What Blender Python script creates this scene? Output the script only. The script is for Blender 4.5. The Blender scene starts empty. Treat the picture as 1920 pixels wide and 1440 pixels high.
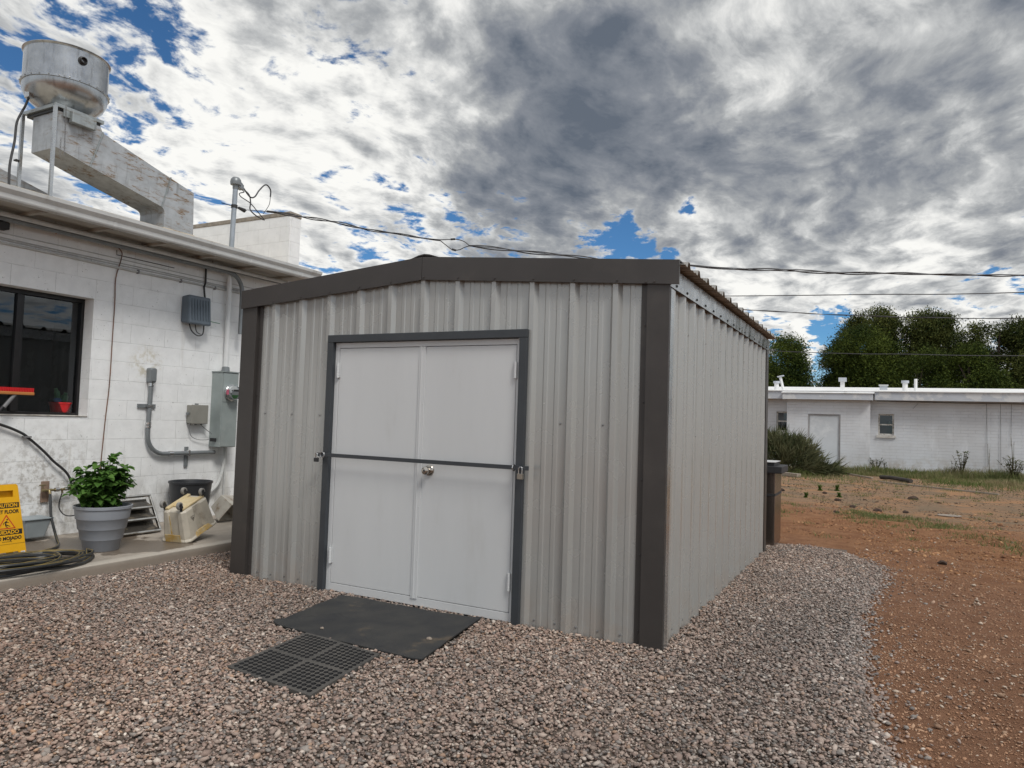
import bpy, bmesh, math, random
import numpy as np
from mathutils import Vector, Matrix, Euler, noise as mnoise
R = math.radians
random.seed(7)
rng = np.random.default_rng(11)
C = bpy.context.scene.collection
sc = bpy.context.scene

# ------------------------------------------------------------------ camera
cd = bpy.data.cameras.new("camera"); cam = bpy.data.objects.new("camera", cd); C.objects.link(cam)
cR = Vector((0.88647089, 0.46167353, 0.03204537)); cU = Vector((-0.00623487, -0.05732409, 0.99833615)); cF = Vector((-0.46274235, 0.88519574, 0.04793767))
cam.matrix_world = Matrix(((cR.x, cU.x, -cF.x, 1.1971), (cR.y, cU.y, -cF.y, -4.3339), (cR.z, cU.z, -cF.z, 1.3716), (0, 0, 0, 1)))
cd.sensor_fit = 'HORIZONTAL'; cd.sensor_width = 36.0; cd.lens = 36.0 * 1357.18 / 1920.0
cd.clip_start = 0.05; cd.clip_end = 2000
sc.camera = cam

# ------------------------------------------------------------------ exposure, sun, sky
sc.view_settings.view_transform = 'Standard'; sc.view_settings.look = 'None'
sc.view_settings.exposure = 0.0; sc.view_settings.gamma = 1.0
SUN_EL, SUN_AZ = R(52), R(-31)          # azimuth measured from +x towards +y
sd = bpy.data.lights.new("sun", 'SUN'); sd.energy = 2.2; sd.angle = R(17); sd.color = (1.0, 0.97, 0.92)
sun = bpy.data.objects.new("sun", sd); C.objects.link(sun)
sv = Vector((math.cos(SUN_EL) * math.cos(SUN_AZ), math.cos(SUN_EL) * math.sin(SUN_AZ), math.sin(SUN_EL)))
sun.rotation_euler = sv.to_track_quat('Z', 'Y').to_euler(); sun.location = (20, -20, 30)

class NT:
    """tiny helper for chaining shader nodes"""
    def __init__(s, nt): s.nt = nt; s.n = nt.nodes; s.l = nt.links
    def new(s, t, **kw):
        n = s.n.new(t)
        for k, v in kw.items(): setattr(n, k, v)
        return n
    def put(s, sock, v):
        if isinstance(v, bpy.types.NodeSocket): s.l.new(v, sock)
        elif v is not None: sock.default_value = v
    def m(s, op, a, b=None, c=None, clamp=False):
        n = s.new('ShaderNodeMath', operation=op); n.use_clamp = clamp
        s.put(n.inputs[0], a); s.put(n.inputs[1], b); s.put(n.inputs[2], c); return n.outputs[0]
    def vm(s, op, a, b=None, scale=None):
        n = s.new('ShaderNodeVectorMath', operation=op); s.put(n.inputs[0], a); s.put(n.inputs[1], b)
        if scale is not None: s.put(n.inputs['Scale'], scale)
        return n.outputs['Value'] if op in ('DOT_PRODUCT', 'LENGTH') else n.outputs['Vector']
    def sep(s, v): n = s.new('ShaderNodeSeparateXYZ'); s.put(n.inputs[0], v); return n.outputs
    def comb(s, x, y, z=0.0):
        n = s.new('ShaderNodeCombineXYZ'); s.put(n.inputs[0], x); s.put(n.inputs[1], y); s.put(n.inputs[2], z); return n.outputs[0]
    def noise(s, v, scale, detail=4, rough=.55, dist=0.0, out='Fac'):
        n = s.new('ShaderNodeTexNoise'); s.put(n.inputs['Vector'], v); s.put(n.inputs['Scale'], scale)
        n.inputs['Detail'].default_value = detail; n.inputs['Roughness'].default_value = rough; n.inputs['Distortion'].default_value = dist
        return n.outputs[out]
    def ss(s, v, lo, hi, a=0.0, b=1.0, interp='SMOOTHSTEP'):
        n = s.new('ShaderNodeMapRange', interpolation_type=interp)
        s.put(n.inputs['Value'], v); n.inputs['From Min'].default_value = lo; n.inputs['From Max'].default_value = hi
        n.inputs['To Min'].default_value = a; n.inputs['To Max'].default_value = b; return n.outputs[0]
    def mix(s, f, a, b, blend='MIX'):
        n = s.new('ShaderNodeMix', data_type='RGBA', blend_type=blend); s.put(n.inputs[0], f)
        s.put(n.inputs[6], (*a, 1) if isinstance(a, tuple) and len(a) == 3 else a)
        s.put(n.inputs[7], (*b, 1) if isinstance(b, tuple) and len(b) == 3 else b); return n.outputs[2]
    def map(s, v, loc=(0, 0, 0), rot=(0, 0, 0), scale=(1, 1, 1)):
        n = s.new('ShaderNodeMapping'); s.put(n.inputs[0], v); n.inputs['Location'].default_value = loc
        n.inputs['Rotation'].default_value = rot; n.inputs['Scale'].default_value = scale; return n.outputs[0]

world = bpy.data.worlds.new("World"); sc.world = world; world.use_nodes = True
world.node_tree.nodes.clear(); w = NT(world.node_tree)
SKY_GAIN = 1.0
d = w.vm('NORMALIZE', w.new('ShaderNodeTexCoord').outputs['Generated'])
dx, dy, dz = w.sep(d)
sky = w.new('ShaderNodeTexSky'); sky.sky_type = 'NISHITA'; sky.sun_disc = False; sky.sun_elevation = SUN_EL
sky.sun_rotation = math.pi / 2 - SUN_AZ; sky.altitude = 1500; sky.air_density = 1.0; sky.dust_density = 0.3; sky.ozone_density = 2.5
zz = w.m('ADD', w.m('MAXIMUM', dz, 0.0), 0.10)
P = w.comb(w.m('DIVIDE', dx, zz), w.m('DIVIDE', dy, zz), 0.0)
dwob = w.vm('ADD', w.vm('SCALE', w.vm('SUBTRACT', w.noise(d, 7.0, 6, .6, out='Color'), (.5, .5, .5)), scale=.30), w.vm('SCALE', w.vm('SUBTRACT', w.noise(d, 26.0, 4, .6, out='Color'), (.5, .5, .5)), scale=.07))
dl = w.vm('NORMALIZE', w.vm('ADD', d, dwob))
def lobe(v, deg):
    dt = w.m('MAXIMUM', w.vm('DOT_PRODUCT', dl, v), 0.0)
    return w.m('POWER', dt, 1.386 / (R(deg) ** 2))
def lsum(items):
    t = None
    for v, deg, amp in items:
        x = w.m('MULTIPLY', lobe(v, deg), amp); t = x if t is None else w.m('ADD', t, x)
    return t
cover_l = lsum([((-.84, .38, .39), 4, -.07), ((-.763, .552, .335), 3.2, -.065), ((-.70, .59, .40), 3.0, -.04), ((-.64, .62, .44), 1.8, -.05),
                ((-.33, .918, .225), 2.2, -.10), ((-.26, .94, .222), 2.8, -.17), ((-.19, .953, .218), 2.8, -.17), ((-.11, .968, .214), 2.4, -.14), ((-.491, .831, .258), 4, -.13), ((-.42, .87, .255), 3, -.13), ((-.35, .90, .25), 3, -.14), ((.01, .976, .214), 2.5, -.10),
                ((-.083, .994, .085), 2.2, -.16), ((.14, .98, .145), 2.5, -.10), ((.08, .985, .16), 5, .06), ((-.794, .492, .356), 3, -.10), ((-.56, .79, .24), 5, -.05),
                ((-.36, .84, .42), 10, .22), ((0.0, .92, .42), 12, .22), ((-.62, .71, .33), 8, .05), ((-.70, .63, .35), 5, .05), ((-.72, .55, .42), 3, .08), ((-.10, .96, .31), 5, .2)])
dark_l = lsum([((-.381, .84, .385), 7.5, .56), ((-.259, .911, .322), 7, .42), ((-.484, .815, .32), 4.5, .30), ((-.101, .948, .300), 7, .26), ((.042, .929, .368), 14, .24), ((-.34, .80, .49), 6, .26),
               ((-.581, .651, .489), 4, .42), ((.06, .97, .24), 9, .10), ((-.06, .887, .458), 5, -.10), ((.08, .90, .42), 9, .14), ((-.17, .89, .43), 3, -.04), ((-.62, .70, .34), 8, -.16), ((-.02, .98, .19), 8, -.22), ((-.3, .94, .2), 8, -.15)])
warp = w.vm('SCALE', w.vm('SUBTRACT', w.noise(P, 1.3, 3, .5, out='Color'), (.5, .5, .5)), scale=.35)
Pw = w.vm('ADD', P, warp)
n1 = w.noise(Pw, 1.3, 4, .55)
n2 = w.noise(w.map(Pw, rot=(0, 0, R(35)), scale=(1.0, .75, 1)), 8.0, 12, .58)
n3 = w.noise(Pw, 24.0, 8, .6)
cv = w.m('ADD', w.m('ADD', w.m('MULTIPLY', n1, .22), w.m('MULTIPLY', n2, 1.20)), w.m('ADD', w.m('MULTIPLY', n3, .30), cover_l))
cv = w.m('SUBTRACT', cv, .205)
dens = w.ss(cv, .505, .665)
thick = w.m('SUBTRACT', w.m('SUBTRACT', cv, cover_l), .62)
streak = w.noise(w.map(Pw, rot=(0, 0, R(-28)), scale=(1.3, .42, 1)), 3.4, 12, .60)
puff = w.noise(w.map(w.vm('ADD', Pw, (.015, -.02, 0)), rot=(0, 0, R(35)), scale=(1.0, .75, 1)), 8.0, 12, .6)
g = w.m('ADD', w.m('ADD', w.m('MULTIPLY', w.m('MAXIMUM', thick, 0.0), .75), dark_l), w.m('MULTIPLY', w.m('SUBTRACT', streak, .5), 1.30))
g = w.m('ADD', g, w.m('MULTIPLY', w.m('SUBTRACT', puff, .5), .75))
ramp = w.new('ShaderNodeValToRGB'); e = ramp.color_ramp.elements
e[0].position = 0.0; e[0].color = (.97, .965, .93, 1)
e[1].position = 1.0; e[1].color = (.125, .15, .19, 1)
for p_, c_ in ((.12, (.84, .84, .82)), (.26, (.60, .61, .61)), (.44, (.38, .395, .41)), (.66, (.24, .26, .295))):
    x = e.new(p_); x.color = (*c_, 1)
w.put(ramp.inputs[0], w.m('ADD', g, .045))
blue = w.mix(1.0, w.mix(1.0, sky.outputs[0], (.085, .085, .085), 'MULTIPLY'), (.55, .92, 1.15), 'MULTIPLY')
col = w.mix(dens, blue, ramp.outputs[0])
hz = w.ss(dz, 0.0, .12, .55, 0.0)
col = w.mix(hz, col, (.62, .68, .70))
gnd = w.ss(dz, -.02, 0.0, 1.0, 0.0)
col = w.mix(gnd, col, (.16, .11, .08))
bg = w.new('ShaderNodeBackground'); w.put(bg.inputs[0], col); bg.inputs[1].default_value = SKY_GAIN
w.l.new(bg.outputs[0], w.new('ShaderNodeOutputWorld').inputs[0])

# ------------------------------------------------------------------ materials
def newmat(name):
    m = bpy.data.materials.new(name); m.use_nodes = True; m.node_tree.nodes.clear(); n = NT(m.node_tree)
    b = n.new('ShaderNodeBsdfPrincipled'); o = n.new('ShaderNodeOutputMaterial'); n.l.new(b.outputs[0], o.inputs[0])
    return m, n, b
def bump(n, b, h, strength, dist=.01):
    x = n.new('ShaderNodeBump'); x.inputs['Strength'].default_value = strength; x.inputs['Distance'].default_value = dist
    n.put(x.inputs['Height'], h); n.l.new(x.outputs[0], b.inputs['Normal'])
def mk(name, c1, c2=None, scale=6, rough=.6, metal=0.0, bs=None, bstr=.2, bd=.004, stretch=(1, 1, 1), dirt=None, dsc=3, dlo=.55, dhi=.7, rv=.0, spec=.5):
    m, n, b = newmat(name)
    o = n.new('ShaderNodeTexCoord').outputs['Object']; v = n.map(o, scale=stretch)
    c2 = c2 or tuple(x * .82 for x in c1)
    f = n.ss(n.noise(v, scale, 6, .6), .3, .7)
    col = n.mix(f, c1, c2)
    if dirt:
        fd = n.ss(n.noise(v, dsc, 7, .65), dlo, dhi); col = n.mix(fd, col, dirt)
    n.put(b.inputs['Base Color'], col); b.inputs['Metallic'].default_value = metal
    b.inputs['Specular IOR Level'].default_value = spec
    if rv: n.put(b.inputs['Roughness'], n.ss(n.noise(v, scale * 1.7, 4), .3, .7, rough - rv, rough + rv))
    else: b.inputs['Roughness'].default_value = rough
    if bs: bump(n, b, n.noise(v, bs, 5, .6), bstr, bd)
    return m

def cmu_mat():
    m, n, b = newmat('painted_block')
    x, y, z = n.sep(n.new('ShaderNodeNewGeometry').outputs['Position'])
    u = n.m('SUBTRACT', n.m('ADD', x, y), .395 - 5.99); v = n.m('SUBTRACT', z, .0103)
    pos = n.comb(x, y, z)
    wv = n.m('MULTIPLY', n.m('SUBTRACT', n.noise(pos, 9, 3), .5), .006)
    bt = n.new('ShaderNodeTexBrick'); bt.offset = .5; bt.offset_frequency = 2
    n.put(bt.inputs['Vector'], n.comb(n.m('ADD', u, wv), n.m('ADD', v, wv), 0))
    bt.inputs['Scale'].default_value = 1; bt.inputs['Mortar Size'].default_value = .0032; bt.inputs['Mortar Smooth'].default_value = .35
    bt.inputs['Brick Width'].default_value = .4064; bt.inputs['Row Height'].default_value = .2032
    fac = bt.outputs['Fac']
    big = n.noise(pos, 1.1, 5, .6); fine = n.noise(pos, 70, 6, .7); mid = n.noise(pos, 8, 5, .6)
    base = n.mix(n.ss(mid, .3, .72), (.86, .87, .87), (.78, .79, .79))
    base = n.mix(n.ss(big, .45, .75, 0, .4), base, (.70, .71, .71))
    # specks of chipped paint, a grey grimy zone near the ground, brown smears here and there
    chips = n.m('MULTIPLY', n.ss(n.noise(pos, 55, 3, .6), .66, .70), n.ss(n.noise(pos, 4.5, 4, .6), .46, .60))
    base = n.mix(n.m('MULTIPLY', chips, .7), base, (.17, .165, .15))
    low = n.m('MULTIPLY', n.ss(z, .12, .85, 1.0, 0.0), n.ss(n.noise(n.map(pos, scale=(1, 1, .45)), 5, 7, .68), .36, .66))
    base = n.mix(n.m('MULTIPLY', low, .80), base, (.27, .25, .215))
    hoses = n.m('MULTIPLY', n.ss(n.vm('LENGTH', n.vm('SUBTRACT', pos, (-5.99, -.2, .55))), .1, .75, 1, 0), n.ss(n.noise(pos, 16, 6, .7), .45, .62))
    base = n.mix(n.m('MULTIPLY', hoses, .65), base, (.30, .27, .23))
    tan = n.m('MULTIPLY', n.ss(n.vm('LENGTH', n.vm('SUBTRACT', pos, (-5.99, .80, 1.84))), .06, .26, 1, 0), n.ss(n.noise(pos, 14, 6, .7), .42, .65))
    base = n.mix(n.m('MULTIPLY', tan, .75), base, (.48, .43, .30))
    dripm = n.m('MULTIPLY', n.ss(n.noise(n.map(pos, scale=(5, 5, .35)), 2.2, 5, .6), .62, .76), n.ss(z, 1.2, 2.8, .55, .2))
    base = n.mix(dripm, base, (.50, .47, .41))
    jf = n.m('MULTIPLY', fac, n.ss(n.noise(pos, 3.5, 5, .7), .38, .66, .04, .42))
    n.put(b.inputs['Base Color'], n.mix(jf, base, (.26, .255, .25)))
    b.inputs['Roughness'].default_value = .75
    h = n.m('ADD', n.m('MULTIPLY', fac, -1.0), n.m('ADD', n.m('MULTIPLY', fine, .28), n.m('MULTIPLY', mid, .35)))
    bump(n, b, h, .55, .005)
    return m
def farbrick_mat():
    m, n, b = newmat('far_painted_brick')
    x, y, z = n.sep(n.new('ShaderNodeNewGeometry').outputs['Position']); pos = n.comb(x, y, z)
    bt = n.new('ShaderNodeTexBrick'); n.put(bt.inputs['Vector'], n.comb(n.m('ADD', x, y), z, 0)); bt.inputs['Scale'].default_value = 1
    bt.inputs['Mortar Size'].default_value = .006; bt.inputs['Brick Width'].default_value = .42; bt.inputs['Row Height'].default_value = .105; bt.inputs['Mortar Smooth'].default_value = .3
    big = n.noise(pos, .6, 6, .6)
    base = n.mix(n.ss(big, .35, .65), (.66, .68, .71), (.58, .585, .60))
    base = n.mix(n.ss(n.noise(n.map(pos, scale=(1, 1, .3)), 2.2, 6, .65), .5, .75, 0, .5), base, (.80, .82, .85))
    base = n.mix(n.m('MULTIPLY', n.ss(z, -.1, .7, 1, 0), n.ss(n.noise(pos, 3, 6, .7), .4, .65)), base, (.42, .37, .31))
    f = n.m('MULTIPLY', bt.outputs['Fac'], n.ss(n.noise(n.map(pos, scale=(.3, .3, 2)), 1.7, 5, .7), .40, .66, .04, .45))
    n.put(b.inputs['Base Color'], n.mix(f, base, (.30, .30, .31))); b.inputs['Roughness'].default_value = .8
    bump(n, b, n.m('MULTIPLY', bt.outputs['Fac'], -1), .6, .01); return m
def steel_panel(name, c, axis):
    m, n, b = newmat(name); pos = n.new('ShaderNodeNewGeometry').outputs['Position']
    f = n.ss(n.noise(n.map(pos, scale=(9, 9, .35)), 1.6, 5, .6), .35, .68)
    col = n.mix(f, c, tuple(k * .95 for k in c))
    x, y, z = n.sep(pos)
    dust = n.m('MULTIPLY', n.ss(z, .0, .4, .35, 0.0), n.ss(n.noise(pos, 6, 6, .65), .35, .65))
    col = n.mix(dust, col, (.36, .28, .22))
    n.put(b.inputs['Base Color'], col); n.put(b.inputs['Roughness'], n.ss(n.noise(pos, 3, 4), .3, .7, .22, .30)); b.inputs['Metallic'].default_value = .30
    b.inputs['Specular IOR Level'].default_value = .6
    return m
def stained_metal(name, base, stain, lo=.5, hi=.68, metal=.55, rough=.45):
    m, n, b = newmat(name); pos = n.new('ShaderNodeNewGeometry').outputs['Position']
    v = n.map(pos, scale=(1.5, 1.1, 5.0))
    f = n.ss(n.noise(v, 4.0, 9, .78, .5), lo, hi)
    patch = n.ss(n.noise(pos, 2.3, 3), .40, .56)
    col = n.mix(n.ss(n.noise(pos, 9, 6, .6), .3, .7), base, tuple(k * .78 for k in base))
    grime = n.m('MULTIPLY', n.ss(n.noise(n.map(pos, scale=(6, 6, .8)), 2.5, 6, .7), .52, .7), .55)
    col = n.mix(grime, col, (.13, .125, .115))
    col = n.mix(n.m('MULTIPLY', f, patch), col, stain)
    n.put(b.inputs['Base Color'], col); b.inputs['Metallic'].default_value = metal; n.put(b.inputs['Roughness'], n.ss(f, 0, 1, rough, .8))
    bump(n, b, n.noise(pos, 2.4, 4, .5), .3, .02); return m
def glass_mat(name, tint, refl=.06):
    m = bpy.data.materials.new(name); m.use_nodes = True; m.node_tree.nodes.clear(); n = NT(m.node_tree)
    t = n.new('ShaderNodeBsdfTransparent'); t.inputs[0].default_value = (*tint, 1)
    g = n.new('ShaderNodeBsdfGlossy'); g.inputs['Roughness'].default_value = .015; g.inputs[0].default_value = (.9, .95, 1, 1)
    fr = n.new('ShaderNodeFresnel'); fr.inputs[0].default_value = 1.5
    f = n.m('ADD', n.m('MULTIPLY', fr.outputs[0], 1.7), refl, clamp=True)
    x = n.new('ShaderNodeMixShader'); n.put(x.inputs[0], f); n.l.new(t.outputs[0], x.inputs[1]); n.l.new(g.outputs[0], x.inputs[2])
    o = n.new('ShaderNodeOutputMaterial'); n.l.new(x.outputs[0], o.inputs[0]); return m
def attr_mat(name, rough=.85, attr='stone_color', spec=.3, fine=120, sss=None):
    m, n, b = newmat(name); a = n.new('ShaderNodeAttribute'); a.attribute_name = attr
    pos = n.new('ShaderNodeNewGeometry').outputs['Position']
    col = n.mix(n.ss(n.noise(pos, fine, 3, .6), .3, .7, 0, .35), a.outputs['Color'], n.mix(1.0, a.outputs['Color'], (.6, .58, .56), 'MULTIPLY'))
    n.put(b.inputs['Base Color'], col); b.inputs['Roughness'].default_value = rough; b.inputs['Specular IOR Level'].default_value = spec
    return m
def leaf_mat(name, c1, c2, rough=.55, trans=.25, attr='leaf_tone'):
    m, n, b = newmat(name); a = n.new('ShaderNodeAttribute'); a.attribute_name = attr
    col = n.mix(a.outputs['Fac'], c1, c2)
    n.put(b.inputs['Base Color'], col); b.inputs['Roughness'].default_value = rough; b.inputs['Specular IOR Level'].default_value = .10
    if trans:
        t = n.new('ShaderNodeBsdfTranslucent'); n.put(t.inputs[0], col); x = n.new('ShaderNodeMixShader'); x.inputs[0].default_value = trans
        n.l.new(b.outputs[0], x.inputs[1]); n.l.new(t.outputs[0], x.inputs[2])
        o = [q for q in n.n if q.type == 'OUTPUT_MATERIAL'][0]; n.l.new(x.outputs[0], o.inputs[0])
    return m
def ground_mat():
    m, n, b = newmat('red_dirt'); pos = n.new('ShaderNodeNewGeometry').outputs['Position']; x, y, z = n.sep(pos)
    v = n.map(pos, scale=(1, 1.0, 0)); nb = n.noise(v, .55, 6, .62); nm = n.noise(v, 3.2, 7, .66); nf = n.noise(v, 45, 5, .7)
    brown = n.mix(n.ss(nm, .3, .7), (.43, .228, .135), (.32, .165, .098))
    orange = n.mix(n.ss(nm, .35, .68), (.46, .240, .125), (.33, .155, .080))
    # trampled orange strip from behind the shed to the right, then a paler duff-covered yard
    yy = n.m('ADD', y, n.m('ADD', n.m('MULTIPLY', n.m('SUBTRACT', nb, .5), 3.0), n.m('MULTIPLY', x, .55)))
    strip = n.m('MULTIPLY', n.ss(yy, 3.2, 6.4), n.ss(yy, 8.6, 10.4, 1, 0))
    col = n.mix(strip, brown, orange)
    yard = n.mix(n.ss(n.noise(v, 1.3, 7, .7), .40, .60), (.45, .275, .165), (.33, .24, .16))
    yard = n.mix(n.ss(n.noise(v, 5, 7, .7), .56, .66, 0, .75), yard, (.11, .085, .062))
    yard = n.mix(n.ss(n.noise(v, .9, 5, .6), .50, .62, 0, .9), yard, (.54, .30, .16))
    col = n.mix(n.ss(yy, 8.8, 10.6), col, yard)
    col = n.mix(n.ss(n.noise(v, 22, 4, .6), .60, .68, 0, .55), col, (.095, .055, .038))
    col = n.mix(n.ss(nf, .60, .72, 0, .6), col, (.40, .27, .18))
    n.put(b.inputs['Base Color'], col); b.inputs['Roughness'].default_value = .95; b.inputs['Specular IOR Level'].default_value = .15
    bump(n, b, n.m('ADD', n.m('MULTIPLY', n.noise(v, 11, 9, .75), 1.4), n.m('MULTIPLY', nf, .5)), 1.0, .09); return m
def concrete_mat():
    m, n, b = newmat('slab_concrete'); pos = n.new('ShaderNodeNewGeometry').outputs['Position']; x, y, z = n.sep(pos)
    col = n.mix(n.ss(n.noise(pos, 3, 7, .65), .3, .7), (.40, .35, .295), (.29, .255, .215))
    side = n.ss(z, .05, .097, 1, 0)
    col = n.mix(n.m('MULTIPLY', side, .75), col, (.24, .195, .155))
    edge = n.m('MULTIPLY', n.ss(x, -4.56, -4.50), n.ss(z, .085, .098))
    col = n.mix(n.m('MULTIPLY', edge, .6), col, (.50, .46, .40))
    # dried leak stains: near the hose, and from under the mop bucket
    def spot(p, r0, r1): return n.ss(n.vm('LENGTH', n.vm('MULTIPLY', n.vm('SUBTRACT', n.comb(x, n.m('ADD', y, 0), 0), (p[0], p[1], 0)), (1, .55, 1))), r0, r1, 1, 0)
    wob = n.noise(pos, 6, 6, .65)
    st = n.m('MAXIMUM', spot((-5.35, -.55, 0), .25, .80), n.m('MULTIPLY', spot((-4.80, .12, 0), .10, .46), .95))
    st = n.ss(n.m('ADD', st, n.m('MULTIPLY', n.m('SUBTRACT', wob, .5), 1.5)), .50, .58)
    col = n.mix(n.m('MULTIPLY', st, .72), col, (.105, .075, .05))
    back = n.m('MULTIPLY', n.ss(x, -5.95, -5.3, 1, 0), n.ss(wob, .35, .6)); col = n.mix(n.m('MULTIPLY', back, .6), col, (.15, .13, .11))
    n.put(b.inputs['Base Color'], col); n.put(b.inputs['Roughness'], n.ss(st, 0, 1, .85, .35))
    bump(n, b, n.m('ADD', n.noise(pos, 60, 6, .7), n.m('MULTIPLY', n.noise(pos, 5, 4), 1.5)), .35, .006); return m

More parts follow.
